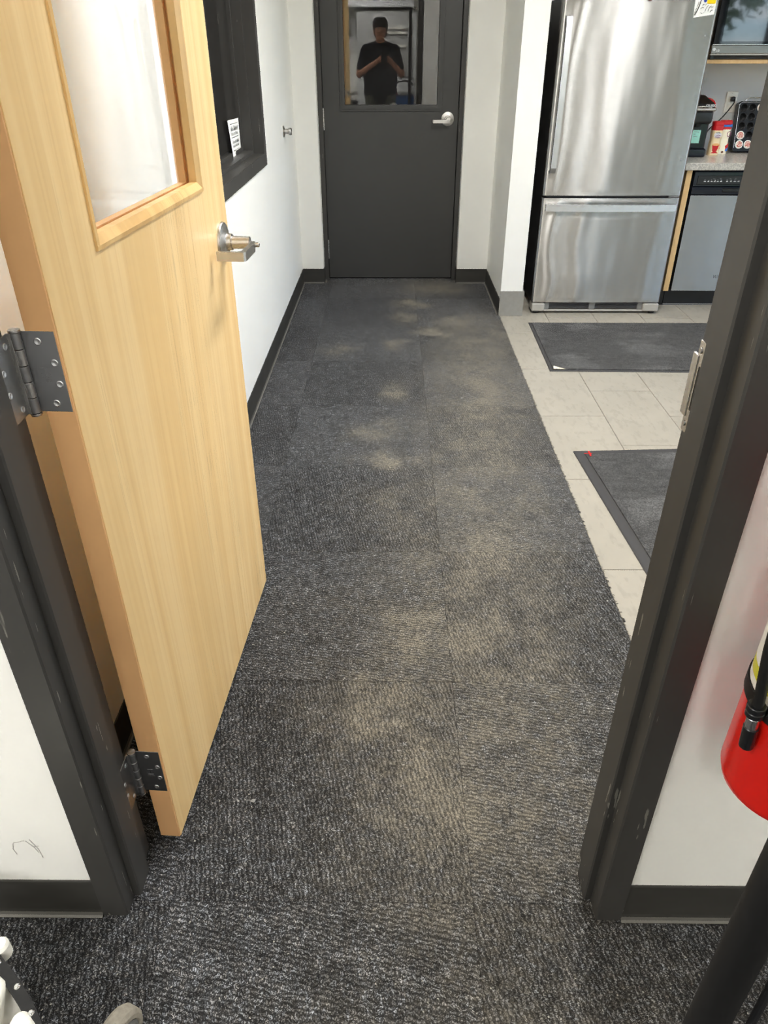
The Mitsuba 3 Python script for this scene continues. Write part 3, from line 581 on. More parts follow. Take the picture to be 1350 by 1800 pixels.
sc = [tube([(1.562 + .004 * i, FYF - .004, 1.70), (1.570 + .005 * i, FYF - .006, 1.672 + .003 * (i % 3)), (1.578 + .0045 * i, FYF - .004, 1.70)], .0006, 5) for i in range(8)]
add('wire_tinsel', cat_(sc), 'hinge_steel', label='tuft of thin grey wire left of the ink drawing on the refrigerator', cat='magnet')
mat('brown_magnet', lin(96, 52, 30), .4, .4)
add('round_magnet', lathe_y([(0, 0), (.014, 0), (.014, .004), (.011, .007), (0, .007)], 1.366, FYF - .009, 1.688, 20), 'brown_magnet', label='small round brown magnet at the top of the refrigerator door', cat='magnet')

# ------------------------------------------------------------------ counter run
add('countertop', cbox(1.765, 3.6, 4.842, 5.488, .838, .880, .004), 'laminate', False, label='grey speckled laminate countertop above the dishwasher', cat='countertop')
add('end_panel__foot', cbox(1.796, 1.831, 4.936, 5.44, -.002, .108, .001), 'black_plastic', False); add('end_panel__board', cbox(1.796, 1.831, 4.868, 5.488, .108, .8375, .0015), 'birch', False)
tag('end_panel', label='pale wood end panel between the refrigerator and the dishwasher', cat='panel')
k = 'dishwasher'
add(k + '__tub', cbox(1.836, 2.445, 4.90, 5.45, .11, .834), 'black_gap', False)
dwv = np.array([[1.848, 4.868, .112], [2.436, 4.868, .112], [2.436, 4.868, .695], [1.848, 4.868, .695]])
nx = 24; gx, gz = np.meshgrid(np.linspace(1.848, 2.436, nx), np.linspace(.112, .695, 12)); gyy = 4.868 - .006 * (1 - ((gx - 2.142) / .294) ** 2) + .001 * (meshkit.fbm(np.stack([gx * 7, gz * 1.5, gx * 0], -1), 2, 3) - .5)
i, j = np.meshgrid(np.arange(11), np.arange(nx - 1), indexing='ij'); f = np.stack([i * nx + j, i * nx + j + 1, (i + 1) * nx + j + 1, (i + 1) * nx + j], -1).reshape(-1, 4)
scene[k + '__door__front'] = mikit.ply(trimesh.Trimesh(np.stack([gx, gyy, gz], -1).reshape(-1, 3), np.vstack([f[:, [0, 1, 2]], f[:, [0, 2, 3]]]), process=False), 'washer_steel', smooth=True, uv=np.stack([gx, gz], -1).reshape(-1, 2))
add(k + '__door__core', cbox(1.849, 2.435, 4.8695, 4.90, .113, .694), 'black_matte', False)
cp = prism_axis([(4.90, .702), (4.862, .702), (4.858, .728), (4.866, .742), (4.858, .750), (4.860, .826), (4.866, .832), (4.90, .832)], 1.846, 2.438, 'x'); cp.fix_normals()
add(k + '__control_panel', cp, 'navy_gloss', False, label='glossy black control panel')
add(k + '__control_panel__inset', cbox(1.866, 2.42, 4.855, 4.861, .757, .808, .002), 'black_plastic', False)
add(k + '__handle', cat_([cbox(2.03, 2.25, 4.852, 4.866, .716, .738, .004)]), 'black_plastic', False)
for i, x in enumerate((1.912, 1.932, 1.952, 1.972, 1.991, 2.010, 2.047, 2.070, 2.094, 2.117)):
    add(k + '__control_panel__button', cat_([cbox(x - .006, x + .006, 4.8538, 4.8552, .7745, .7775, .0003)] + ([cbox(x - .002, x + .003, 4.8538, 4.8552, .781, .783, .0003)] if i % 2 else [cbox(x - .004, x + .002, 4.8538, 4.8552, .783, .785, .0003)])), 'print_white', False)
for x in (1.96, 2.0, 2.06, 2.09): add(k + '__control_panel__light', cbox(x, x + .012, 4.8538, 4.8552, .790, .7925, .0003), 'grey_plastic', False)
lg = text('Whirlpool', .021, facing_y(2.163, 4.8622, .200), bold=False, width=.122); add(k + '__logo', lg, 'ink', False)
add(k + '__kick_plate', cbox(1.833, 2.44, 4.936, 4.95, 0, .108), 'black_plastic', False); add(k + '__kick_plate__trim', cbox(1.833, 2.44, 4.928, 4.938, -.001, .008), 'grey_plastic', False)
tag(k, 'stainless steel dishwasher with a black control panel under the counter', 'dishwasher')
k = 'base_cabinet'
add(k + '__carcass', cbox(2.45, 3.6, 4.89, 5.488, .1, .838), 'birch', False); add(k + '__kick', cbox(2.45, 3.6, 4.95, 5.4, 0, .1), 'black_plastic', False)
for x in (2.455, 3.03): add(k + '__door', cbox(x, x + .565, 4.868, 4.89, .112, .83), 'birch', False)
tag(k, 'pale wood base cabinet right of the dishwasher', 'cabinet')
add('wall_shelf__board', cbox(1.77, 2.75, 5.12, 5.488, 1.386, 1.407, .0015), 'birch', False)
for x in (1.77, 2.73): add('wall_shelf__side', cbox(x, x + .02, 5.12, 5.488, 1.407, 2.1, .0015), 'birch', False)
add('wall_shelf__top', cbox(1.77, 2.75, 5.12, 5.488, 2.1, 2.12, .0015), 'birch', False)
tag('wall_shelf', 'pale wood wall shelf that carries the microwave', 'shelf')
k = 'microwave'
mat('micro_glass', lin(12, 14, 18), 0.04, 0.4); mat('micro_pane', lin(40, 42, 47), 0.03, 0.7)
add(k + '__body', cbox(1.874, 2.46, 5.10, 5.46, 1.428, 1.74, .004), 'black_plastic', False)
add(k + '__door', cbox(1.876, 2.33, 5.082, 5.10, 1.482, 1.738, .003), 'micro_glass', False)
add(k + '__door__window', cbox(1.922, 2.28, 5.0805, 5.083, 1.497, 1.70, .0005), 'micro_pane', False, label='reflective window')
add(k + '__door__rail', cbox(1.874, 2.33, 5.0795, 5.083, 1.4795, 1.484, .001), 'chrome', False)
add(k + '__strip', cbox(1.872, 2.462, 5.080, 5.10, 1.437, 1.479, .003), 'washer_steel', False, label='brushed steel strip')
add(k + '__base_trim', cbox(1.872, 2.462, 5.078, 5.10, 1.4285, 1.4365, .001), 'foot_grey', False)
add(k + '__control_panel', cbox(2.334, 2.462, 5.082, 5.10, 1.482, 1.738, .003), 'black_plastic', False)
for x in (1.90, 2.43): add(k + '__foot', cbox(x - .012, x + .012, 5.12, 5.145, 1.407, 1.429), 'black_plastic', False)
for x in (1.90, 2.43): add(k + '__foot', cbox(x - .012, x + .012, 5.40, 5.425, 1.407, 1.429), 'black_plastic', False)
add(k + '__logo', cat_([lathe_y([(0, 0), (.0085, 0), (.0085, .0006), (0, .0006)], 1.889, 5.080, 1.4575, 24), text('LG', .012, facing_y(1.912, 5.080, 1.452), bold=True)]), 'print_white', False)
tag(k, 'black and steel microwave on the wall shelf right of the refrigerator', 'microwave')

# ------------------------------------------------------------------ on the counter
CZ = .880
k = 'coffee_maker'
add(k + '__base', rbox(1.835, 1.982, 5.118, 5.34, CZ, CZ + .050, .012), 'navy_gloss')
add(k + '__drip_tray', cbox(1.85, 1.968, 5.122, 5.20, CZ + .0495, CZ + .054, .002), 'black_plastic', False)
add(k + '__body', rbox(1.838, 1.981, 5.150, 5.34, CZ + .04, CZ + .27, .014), 'navy_gloss')
add(k + '__head', rbox(1.836, 1.986, 5.122, 5.345, CZ + .185, CZ + .262, .018), 'black_plastic')
add(k + '__spout', lathe([(0, CZ + .168), (.022, CZ + .168), (.03, CZ + .19), (0, CZ + .19)], 24), 'black_plastic', M=trimesh.transformations.translation_matrix((1.905, 5.160, 0)))
add(k + '__band', rbox(1.828, 1.994, 5.112, 5.348, CZ + .256, CZ + .277, .010), 'satin_steel', label='silver band')
lm = m3.Manifold.batch_hull([m3.Manifold.sphere(.018, 14).translate((x, y, CZ + .285)) for x in (1.852, 1.968) for y in (5.135, 5.33)] + [m3.Manifold.sphere(.018, 14).translate((x, y, CZ + .322)) for x in (1.872, 1.93) for y in (5.20, 5.32)])
add(k + '__lid', from_m(lm), 'black_plastic')
hd = smooth_path([(1.86, 5.123, CZ + .276), (1.91, 5.106, CZ + .283), (1.965, 5.123, CZ + .276)], 14); add(k + '__lid__handle', tube(hd, .005, 10), 'satin_steel')
add(k + '__lid__lettering', text('KEURIG', .0125, facing_y(1.955, 5.1165, CZ + .287), bold=True), 'print_white', False)
mat('mint_paper', lin(170, 226, 208), .8, .1)
add(k + '__note', cbox(1.884, 1.936, 5.1465, 5.1485, CZ + .078, CZ + .152, .0004), 'mint_paper', False, label='mint green sticky note')
add(k + '__note__writing', cat_([cbox(1.892, 1.892 + w, 5.1458, 5.1466, CZ + z, CZ + z + .0022, .0002) for w, z in ((.034, .140), (.014, .128), (.026, .114))]), 'grey_plastic', False)
tag(k, 'black single-cup coffee maker with a mint sticky note on the counter beside the refrigerator', 'coffee maker')
k = 'red_pitcher'
add(k + '__body', lathe([(0, CZ), (.034, CZ), (.038, CZ + .01), (.042, CZ + .31), (.040, CZ + .31), (.036, CZ + .012), (0, CZ + .012)], 32), 'red_plastic', M=trimesh.transformations.translation_matrix((1.935, 5.41, 0)))
add(k + '__handle', tube(smooth_path([(1.972, 5.40, CZ + .312), (2.03, 5.375, CZ + .312), (2.066, 5.365, CZ + .292), (2.052, 5.37, CZ + .22), (1.975, 5.40, CZ + .19)], 20), .0062, 10), 'red_plastic')
tag(k, 'red plastic pitcher half hidden behind the coffee maker', 'pitcher')
mat('cream_sleeve', lin(238, 214, 168), .35, .5); mat('cream_light', lin(242, 232, 205), .35, .5); mat('blue_band', lin(52, 110, 190), .35, .5); mat('red_ink', lin(190, 30, 30), .4, .4); mat('purple_ink', lin(120, 40, 90), .4, .4); mat('tan_ink', lin(226, 170, 110), .4, .4)
def bottle(k, x, y, w, d, b, label):
    def part(n, prof, mt):
        vs = []
        for o, z in prof: vs.append(np.c_[np.array(sbox(-w / 2 + .018, -d / 2 + .018, w / 2 - .018, d / 2 - .018).buffer(.018 + o, quad_segs=6).exterior.coords)[:-1], np.full(28, z)])
        n_ = 28; v = np.vstack(vs); f = []
        for a in range(len(vs) - 1):
            for i in range(n_): f += [[a * n_ + i, (a + 1) * n_ + i, (a + 1) * n_ + (i + 1) % n_], [a * n_ + i, (a + 1) * n_ + (i + 1) % n_, a * n_ + (i + 1) % n_]]
        t = (len(vs) - 1) * n_
        for i in range(1, n_ - 1): f += [[0, i, i + 1], [t, t + i + 1, t + i]]
        m = trimesh.Trimesh(v + [x, y, CZ], f, process=False); m.fix_normals(); add(f'{k}__{n}', m, mt)
    part('bottle', [(-.002, 0), (0, .003), (0, .06), (-.003, .085), (-.003, .10), (0, .125), (0, .143), (-.002, .146)], b)
    part('collar', [(-.001, .1445), (.0006, .146), (.0006, .172), (-.001, .174)], 'red_plastic')
    part('lid', [(-.001, .1735), (.0015, .175), (.0015, .190), (-.002, .195), (-.010, .196)], 'red_plastic')
    tag(k, label, 'creamer')
bottle('creamer_bottle', 2.073, 5.245, .064, .060, 'cream_sleeve', 'cream coloured creamer bottle with a red mug picture next to the coffee maker')
bottle('creamer_bottle_001', 2.148, 5.312, .068, .060, 'cream_light', 'paler creamer bottle with a blue stripe on its red lid beside the pod rack')
k = 'creamer_bottle'; yb = 5.2145
def flat(poly, mt, key, y, dz=.0005):
    m = trimesh.creation.extrude_polygon(poly, dz, engine='earcut'); m.apply_transform(facing_y(0, y, 0)); add(key, m, mt, False)
def ell(cx, cz, a, b): 
    from shapely import affinity
    return affinity.translate(affinity.scale(Point(0, 0).buffer(1, quad_segs=12), a, b), cx, cz)
flat(ell(2.073, CZ + .118, .024, .017), 'print_white', k + '__bottle__label', yb)
flat(Polygon([(2.051, CZ + .062), (2.095, CZ + .062), (2.088, CZ + .030), (2.080, CZ + .022), (2.064, CZ + .022), (2.057, CZ + .030)]), 'red_ink', k + '__bottle__mug', yb)
flat(ell(2.073, CZ + .064, .0225, .007), 'tan_ink', k + '__bottle__mug', yb - .0006); flat(ell(2.098, CZ + .05, .007, .012).difference(ell(2.098, CZ + .05, .004, .008)), 'tan_ink', k + '__bottle__mug', yb); flat(Polygon([(2.05, CZ + .014), (2.096, CZ + .014), (2.085, CZ + .022), (2.061, CZ + .022)]), 'red_ink', k + '__bottle__mug', yb)
add(k + '__bottle__lettering', cat_([text('Coffee', .009, facing_y(2.073, yb - .0008, CZ + .117), bold=True), text('mate', .009, facing_y(2.073, yb - .0008, CZ + .106), bold=True)]), 'purple_ink', False)
add(k + '__bottle__brand', text('Nestle', .0065, facing_y(2.073, yb - .0008, CZ + .131), bold=True), 'ink', False)
k = 'creamer_bottle_001'; yb = 5.2815
add(k + '__collar__stripe', cbox(2.1145, 2.1815, 5.2798, 5.33, CZ + .158, CZ + .173, .003), 'blue_band', label='blue stripe')
flat(ell(2.170, CZ + .118, .013, .016).difference(ell(2.170, CZ + .118, .010, .013)), 'purple_ink', k + '__bottle__label', yb)
flat(Polygon([(2.160, CZ + .05), (2.180, CZ + .065), (2.180, CZ + .030), (2.166, CZ + .030)]), 'red_ink', k + '__bottle__mug', yb); flat(Polygon([(2.166, CZ + .030), (2.180, CZ + .042), (2.180, CZ + .02), (2.166, CZ + .02)]), 'blue_band', k + '__bottle__print', yb - .0003); flat(ell(2.150, CZ + .014, .008, .006), 'brown_magnet', k + '__bottle__print', yb)
# pod rack leaning on the wall
TA = math.radians(13.5)
RM = basis((2.243, 5.352, CZ + .0115), (1, 0, 0), (0, math.cos(TA), -math.sin(TA)), (0, math.sin(TA), math.cos(TA)))     # x right, y into the rack, z up its face
RWd, RH = .245, .292
cols, rows = [.040 + .055 * i for i in range(4)], [.255 - .0535 * i for i in range(5)]
rk = m3.Manifold.batch_hull([m3.Manifold.cylinder(.046, .016, circular_segments=20).rotate((90, 0, 0)).translate((x, .046, z)) for x in (.016, RWd - .016) for z in (.016, RH - .016)])
for x in cols:
    for z in rows: rk -= m3.Manifold.cylinder(.10, .0225, circular_segments=28).rotate((90, 0, 0)).translate((x, .05 - .012, z))
k = 'pod_rack'
add(k + '__tray', from_m(rk), 'black_plastic', 25, M=RM)
for x in cols:
    for z in rows: add(k + '__socket_rim', trimesh.creation.torus(.0232, .0014, major_sections=28, minor_sections=8, transform=basis((x, -.0002, z), (1, 0, 0), (0, 0, 1), (0, -1, 0))), 'black_plastic', M=RM)
loop = [(.006, -.002, .02), (.006, -.002, RH - .02), (.02, -.002, RH - .006), (RWd - .02, -.002, RH - .006), (RWd - .006, -.002, RH - .02), (RWd - .006, -.002, .02)]
add(k + '__wire_frame', tube(loop, .0022, 8), 'hinge_light', M=RM)
add(k + '__handle', tube(smooth_path([(.052, .02, RH - .004), (.052, .02, RH + .010), (.066, .02, RH + .021), (.122, .02, RH + .022), (.178, .02, RH + .021), (.192, .02, RH + .010), (.192, .02, RH - .004)], 36), .0036, 10), 'chrome', M=RM)
tag(k, 'black upright pod rack with five rows of round sockets on the counter', 'rack')
mat('pod_print', proc(lambda p, n, uv: mix(lin(196, 96, 82), lin(236, 214, 196), smoothstep(.4, .62, fbm(p.x * 230, p.z * 230, p.y * 90)))), .4, .4)
pods = [(0, 2, 'coffee pod alone in the top row of the pod rack'), (3, 0, 'coffee pod in the left socket of the second row from the bottom of the rack'), (4, 0, 'coffee pod at the left end of the bottom row of the rack'), (4, 1, 'second coffee pod from the left in the bottom row of the rack'), (4, 2, 'third coffee pod from the left in the bottom row of the rack'), (4, 3, 'coffee pod at the right end of the bottom row of the rack')]
for i, (r, c_, lb) in enumerate(pods):
    k = 'coffee_pod' + (f'_{i:03d}' if i else '')
    PM = RM @ basis((cols[c_], 0, rows[r]), (1, 0, 0), (0, 0, 1), (0, -1, 0))
    add(k + '__cup', lathe([(0, -.034), (.015, -.034), (.0195, -.001), (.0255, 0), (.0255, .0016), (.0205, .0022), (0, .0010)], 32), 'white_plastic', M=PM)
    add(k + '__foil_lid', lathe([(0, .0012), (.0195, .0024), (.0195, .0028), (0, .0030)], 28), 'pod_print', M=PM)
    tag(k, lb, 'coffee pod', 'coffee pods in the pod rack')
k = 'wall_outlet'
add(k + '__plate', rbox(2.181, 2.254, 5.482, 5.493, 1.107, 1.227, .004), 'white_plastic')
for z in (1.188, 1.146): add(k + '__socket', rbox(2.201, 2.234, 5.4795, 5.486, z - .015, z + .015, .003), 'white_plastic')
add(k + '__screw', lathe_y([(0, 0), (.003, 0), (.002, .0012), (0, .0012)], 2.2175, 5.482, 1.214, 12), 'satin_steel')
tag(k, 'white double outlet on the kitchen wall above the creamers', 'outlet')
add('power_cord__plug', rbox(2.206, 2.232, 5.448, 5.480, 1.172, 1.200, .007), 'black_plastic')
add('power_cord__cable', tube(smooth_path([(2.222, 5.452, 1.188), (2.222, 5.435, 1.176), (2.20, 5.425, 1.140), (2.14, 5.40, 1.075), (2.07, 5.37, 1.02), (2.02, 5.345, .93), (1.995, 5.35, CZ + .004), (1.975, 5.352, CZ + .004)], 40), .0036, 10), 'black_matte')
tag('power_cord', 'black power cord plugged into the outlet behind the creamers', 'cord')

# ------------------------------------------------------------------ mats on the kitchen floor
def floor_mat(k, corners, b, label, z=-.002):
    c = np.array(corners, float); ctr = c.mean(0)
    def shape(p, h0, h1, lip): 
        m = trimesh.creation.extrude_polygon(Polygon(p), h1 - h0, engine='earcut'); m.apply_translation((0, 0, h0)); return m
    add(k + '__border', trimesh.convex.convex_hull(np.vstack([np.c_[c, np.full(len(c), z)], np.c_[ctr + (c - ctr) * .993, np.full(len(c), z + .0035)]])), 'mat_rubber', False)
    inner = np.array(Polygon(c).buffer(-b, join_style=2).exterior.coords)[:-1]
    add(k + '__pile', shape(inner, z + .003, z + .0085, 0), 'mat_pile', False)
    tag(k, label, 'mat')
floor_mat('kitchen_mat', [(.866, 4.536), (.851, 3.706), (2.30, 3.68), (2.31, 4.53)], .020, 'grey floor mat with a torn white corner in front of the refrigerator')
add('kitchen_mat__torn_corner', trimesh.convex.convex_hull(np.array([(.873, 3.722, .0066), (.935, 3.718, .0066), (.880, 3.768, .0066), (.873, 3.722, .0072), (.935, 3.718, .0072), (.880, 3.768, .0072)])), 'cream_light', False, label='torn corner showing pale backing')
floor_mat('kitchen_mat_001', [(.779, 2.778), (.838, 1.907), (2.26, 1.99), (2.20, 2.86)], .042, 'grey floor mat nearest to the doorway')
add('kitchen_mat_001__tag', cat_([cbox(.818, .852, 2.741, 2.747, .0066, .0076, .0003), cbox(.838, .846, 2.722, 2.766, .0066, .0078, .0003)]), 'red_ink', False, label='small orange and white mark')

# ------------------------------------------------------------------ fire extinguisher
EX, EY, ER = .568, .690, .085
k = 'fire_extinguisher'; EM = trimesh.transformations.translation_matrix((EX, EY, 0))
add(k + '__cylinder', lathe([(0, .545), (.060, .545), (.066, .538), (.074, .540), (.081, .548), (ER, .562), (ER, .97), (.081, .995), (.068, 1.02), (.045, 1.038), (.022, 1.045), (.018, 1.07), (0, 1.07)], 64), 'red_gloss', M=EM)
def label_fn(p, n, uv):
    z, a = p.z, dr.atan2(p.x - EX, -(p.y - EY))
    base = mi.Color3f(lin(236, 234, 226))
    base = mix(base, lin(200, 196, 40), smoothstep(.7405, .7415, z) * (1 - smoothstep(.7595, .7605, z)))
    base = mix(base, lin(176, 30, 30), smoothstep(.7705, .7715, z) * (1 - smoothstep(.8195, .8205, z)) * smoothstep(-.95, -.93, a))
    row = dr.floor(z * 160); w = cell_rand(dr.floor(a * 24), row)
    base = mix(base, lin(70, 70, 70), dr.select((z > .825) & (w > .35) & (z * 160 - row > .5), 0.8, 0.0))
    return base
mat('extinguisher_label', proc(label_fn), .35, .5)
lab = trimesh.creation.revolve(np.array([(ER + .0006, .728), (ER + .0006, .93)]), sections=64); keep = [i for i, t in enumerate(lab.triangles_center) if t[1] < .055]
lab = trimesh.Trimesh(lab.vertices, lab.faces[keep], process=False); add(k + '__label', lab, 'extinguisher_label', M=EM)
add(k + '__strap', lathe([(ER + .0002, .705), (ER + .003, .705), (ER + .003, .727), (ER + .0002, .727)], 64), 'black_matte', M=EM)
add(k + '__valve', cat_([lathe([(0, 1.06), (.02, 1.06), (.02, 1.09), (.014, 1.095), (.014, 1.12), (0, 1.12)], 24)]), 'satin_steel', M=EM)
add(k + '__handle', cat_([cbox(EX - .11, EX + .02, EY - .012, EY + .012, 1.10, 1.112, .003), cbox(EX - .12, EX + .02, EY - .010, EY + .010, 1.128, 1.138, .003), cbox(EX - .012, EX + .012, EY - .01, EY + .01, 1.11, 1.13)]), 'black_matte', False)
add(k + '__gauge', lathe_y([(0, 0), (.017, 0), (.017, .01), (.015, .012), (0, .012)], EX, EY - .02, 1.08, 28), 'chrome')
add(k + '__bracket', cat_([cbox(EX - .02, EX + .02, EY + ER - .004, NY0 + .002, .60, 1.05), ]), 'black_matte', False)
HP = smooth_path([(EX - .015, EY, 1.075), (EX - .075, EY - .015, 1.078), (EX - .112, EY - .025, 1.03), (.461, .664, .93), (.458, .660, .86), (.466, .660, .78), (.4725, .661, .705)], 44)
add(k + '__hose', tube(HP, .0072, 16), 'black_matte')
hd = np.array([.0065, .001, -.075]); hd /= np.linalg.norm(hd)
def along(z0, z1, r0, r1=None):
    a = np.array([.4725, .661, .712]); t = lambda z: a + hd * ((.712 - z) / abs(hd[2]))
    return tube([t(z0), t(z0 - .001), t(z1 + .001), t(z1)], [r0 - .0012, r0, r1 or r0, (r1 or r0) - .0012], 24)
for z in (.728, .718): add(k + '__clip', along(z + .006, z - .003, .0118), 'black_plastic')
add(k + '__clip', tube(smooth_path([(.484, .655, .7235), (.50, .642, .719), (.513, .629, .7165)], 8), .004, 8), 'black_plastic')
add(k + '__nozzle_ferrule', along(.712, .692, .0084), 'chrome'); add(k + '__nozzle', along(.694, .655, .0098, .0092), 'black_plastic')
tag(k, 'red fire extinguisher with a black hose hanging on the near wall', 'fire extinguisher')

# ------------------------------------------------------------------ black pole and white cart in the near room
k = 'pole_stand'
add(k + '__pole', trimesh.creation.cylinder(.0185, 1.9, sections=32, transform=trimesh.transformations.translation_matrix((.322, .350, .97))), 'black_matte')
add(k + '__base', lathe([(0, 0), (.16, 0), (.16, .012), (.15, .02), (.03, .028), (.022, .05), (0, .05)], 48), 'black_matte', M=trimesh.transformations.translation_matrix((.345, .27, 0)))
add(k + '__cable', tube(smooth_path([(.330, .352, 1.33), (.346, .350, 1.30), (.352, .347, 1.22), (.353, .345, 1.0), (.356, .343, .8), (.357, .34, .62), (.355, .335, .4), (.352, .33, .2), (.352, .32, .03)], 30), .0042, 10), 'black_plastic', label='thin black cable hanging behind the pole')
tag(k, 'black vertical pole standing on the carpet in front of the fire extinguisher', 'pole')
k = 'equipment_cart'
rp = smooth_path([(-.79, .661, .25), (-.69, .631, .25), (-.611, .578, .25), (-.552, .531, .25), (-.502, .479, .25), (-.467, .421, .25), (-.447, .341, .25)], 40)
rail = []
for a, b in zip(rp, rp[1:]):
    q = []
    for p in (a, b): q += [p + [x, y, z] for x, y, z in ((-.0055, -.0065, -.014), (.0055, .0065, -.014), (-.0055, -.0065, .008), (.0055, .0065, .008))]
    rail.append(trimesh.convex.convex_hull(np.array(q)))
add(k + '__rail', cat_(rail), 'black_matte', False, label='curved black rail')
for t in ((-.556, .537), (-.520, .502), (-.60, .570), (-.490, .465), (-.470, .427)): add(k + '__rivet', lathe([(0, .0042), (.0028, .0036), (.0048, .0015), (.0052, 0), (0, 0)], 20), 'chrome', M=trimesh.transformations.translation_matrix((t[0], t[1], .258)))
def blob(pts, z0, z1, r): return from_m(m3.Manifold.batch_hull([m3.Manifold.sphere(r, 18).translate((x, y, z)) for x, y in pts for z in (z0 + r, z1 - r)]))
add(k + '__panel', blob([(-.632, .560), (-.588, .534), (-.583, .48), (-.66, .42), (-.75, .44), (-.73, .57)], .12, .268, .016), 'white_plastic', label='white rounded panel')
add(k + '__panel', blob([(-.532, .492), (-.511, .474), (-.495, .38), (-.55, .38)], .12, .266, .014), 'white_plastic', label='white rounded panel')
add(k + '__knob', lathe([(0, .264), (.011, .264), (.0145, .258), (.0145, .235), (0, .235)], 28), 'white_plastic', M=trimesh.transformations.translation_matrix((-.610, .595, 0)))
add(k + '__chassis', blob([(-.72, .58), (-.60, .52), (-.52, .43), (-.50, .30), (-.72, .30)], .075, .20, .02), 'black_matte')
ax = np.array([.92, -.39, 0.0]); ax /= np.linalg.norm(ax); WMx = basis((-.452, .556, .048), (0, 0, -1), np.cross(ax, [0, 0, -1.0]), ax)
add(k + '__caster_wheel', lathe([(0, -.017), (.034, -.017), (.043, -.016), (.048, -.010), (.048, .010), (.043, .016), (.036, .017), (.034, .014), (0, .014)], 48), 'grey_rubber', M=WMx, label='dusty grey rubber caster wheel')
add(k + '__caster_wheel__hub', lathe([(0, .0135), (.033, .0135), (.033, .0155), (.012, .019), (0, .019)], 32), 'grey_plastic', M=WMx)
add(k + '__caster_fork', tube([(-.47, .563, .048), (-.49, .55, .06), (-.515, .50, .10), (-.54, .45, .13)], .011, 12), 'grey_plastic')
tag(k, 'white machine with a black riveted rail and grey caster left of the doorway', 'machine')

# ------------------------------------------------------------------ what the end door's glass mirrors: the near room and the photographer
mat('cabinet_grey', lin(150, 150, 148), .45, .4); mat('light_grey', lin(196, 198, 198), .45, .4); mat('blue_tub', lin(52, 88, 140), .4, .4); mat('desk_grey', lin(120, 118, 112), .5, .3)
YB = NEAR_B
k = 'tall_locker'
add(k + '__carcass', rbox(-.42, .56, YB + .02, YB + .42, .02, 2.02, .02), 'light_grey')
lockd = m3.Manifold.batch_hull([m3.Manifold.cylinder(.03, .06, circular_segments=24).rotate((90, 0, 0)).translate((x, YB + .455, z)) for x in (-.35, .40) for z in (1.24, 1.95)])
add(k + '__door', from_m(lockd), 'cabinet_grey', 25)
for z in (1.52, 1.70, 1.77): add(k + '__rail', cbox(-.05, .38, YB + .45, YB + .475, z, z + .035, .004), 'white_plastic', False)
add(k + '__handle', tube(smooth_path([(.30, YB + .43, 1.10), (.34, YB + .50, 1.11), (.48, YB + .50, 1.10), (.52, YB + .43, 1.07)], 16), .012, 8), 'black_plastic')
tag(k, 'tall grey locker with pale rails mirrored behind the photographer', 'locker')
k = 'overhead_cabinet'
add(k + '__body', cbox(-.80, .50, YB + .02, YB + .50, 2.06, 2.60, .006), 'light_grey', False)
for x in (-.12, .33): add(k + '__vent', trimesh.creation.cylinder(.022, .01, sections=24, transform=basis((x, YB + .502, 2.17), (1, 0, 0), (0, 0, 1), (0, -1, 0)) @ np.diag([2.6, 1, 1, 1])), 'ink')
add(k + '__door', cbox(-.78, -.16, YB + .50, YB + .515, 2.24, 2.58), 'light_grey', False); add(k + '__door', cbox(-.14, .48, YB + .50, YB + .515, 2.24, 2.58), 'light_grey', False)
tag(k, 'pale overhead cabinet with two dark oval vents mirrored above the photographer', 'cabinet')
k = 'notice_board'
add(k + '__board', cbox(-1.02, -.44, YB + .002, YB + .03, 1.48, 1.96), 'print_white', False)
for x0, x1, z0, z1, b in ((-.93, -.80, 1.66, 1.80, 'cabinet_grey'), (-.77, -.68, 1.67, 1.79, 'paper'), (-.66, -.52, 1.68, 1.80, 'cabinet_grey'), (-1.0, -.95, 1.6, 1.84, 'paper'), (-.95, -.80, 1.87, 1.89, 'cabinet_grey')): add(k + '__sheet', cbox(x0, x1, YB + .03, YB + .033, z0, z1, .0004), b, False)
tag(k, 'white notice board with small pinned sheets mirrored left of the photographer', 'board')
k = 'work_desk'
add(k + '__top', cbox(-1.5, -.45, YB + .02, YB + .70, .76, .79, .003), 'desk_grey', False)
for x in (-1.47, -.50):
    for y in (YB + .06, YB + .64): add(k + '__leg', cbox(x, x + .035, y, y + .035, 0, .76), 'black_matte', False)
tag(k, 'grey desk against the back wall of the near room', 'desk')
k = 'desk_monitor'
add(k + '__screen', cbox(-1.22, -.72, YB + .36, YB + .39, .93, 1.25, .004), 'black_plastic', False); add(k + '__stand', cbox(-.99, -.95, YB + .38, YB + .42, .80, 1.0), 'black_plastic', False); add(k + '__foot', cbox(-1.08, -.86, YB + .32, YB + .50, .79, .805), 'black_plastic', False)
tag(k, 'black monitor on the grey desk of the near room', 'monitor')
k = 'storage_tub'
add(k + '__tub', from_m(m3.Manifold.batch_hull([m3.Manifold.sphere(.02, 16).translate((x * (1 if z > .7 else .9) + .42 * 0 + .33, y + YB + .72, z)) for x in (-.16, .16) for y in (-.15, .15) for z in (.46, .84)]) - mbox(.33 - .15, .33 + .15, YB + .59, YB + .85, .50, .95)), 'blue_tub')
add(k + '__lid', rbox(.14, .52, YB + .54, YB + .90, .855, .93, .02), 'cabinet_grey')
add(k + '__grip', tube(smooth_path([(.18, YB + .72, .92), (.22, YB + .74, 1.03), (.36, YB + .76, 1.06), (.50, YB + .74, 1.0)], 18), .016, 10), 'black_plastic')
add(k + '__label', cbox(.15, .23, YB + .899, YB + .903, .875, .915, .001), 'red_ink', False)
tag(k, 'blue tub with a grey lid mirrored right of the photographer', 'tub')
k = 'low_table'
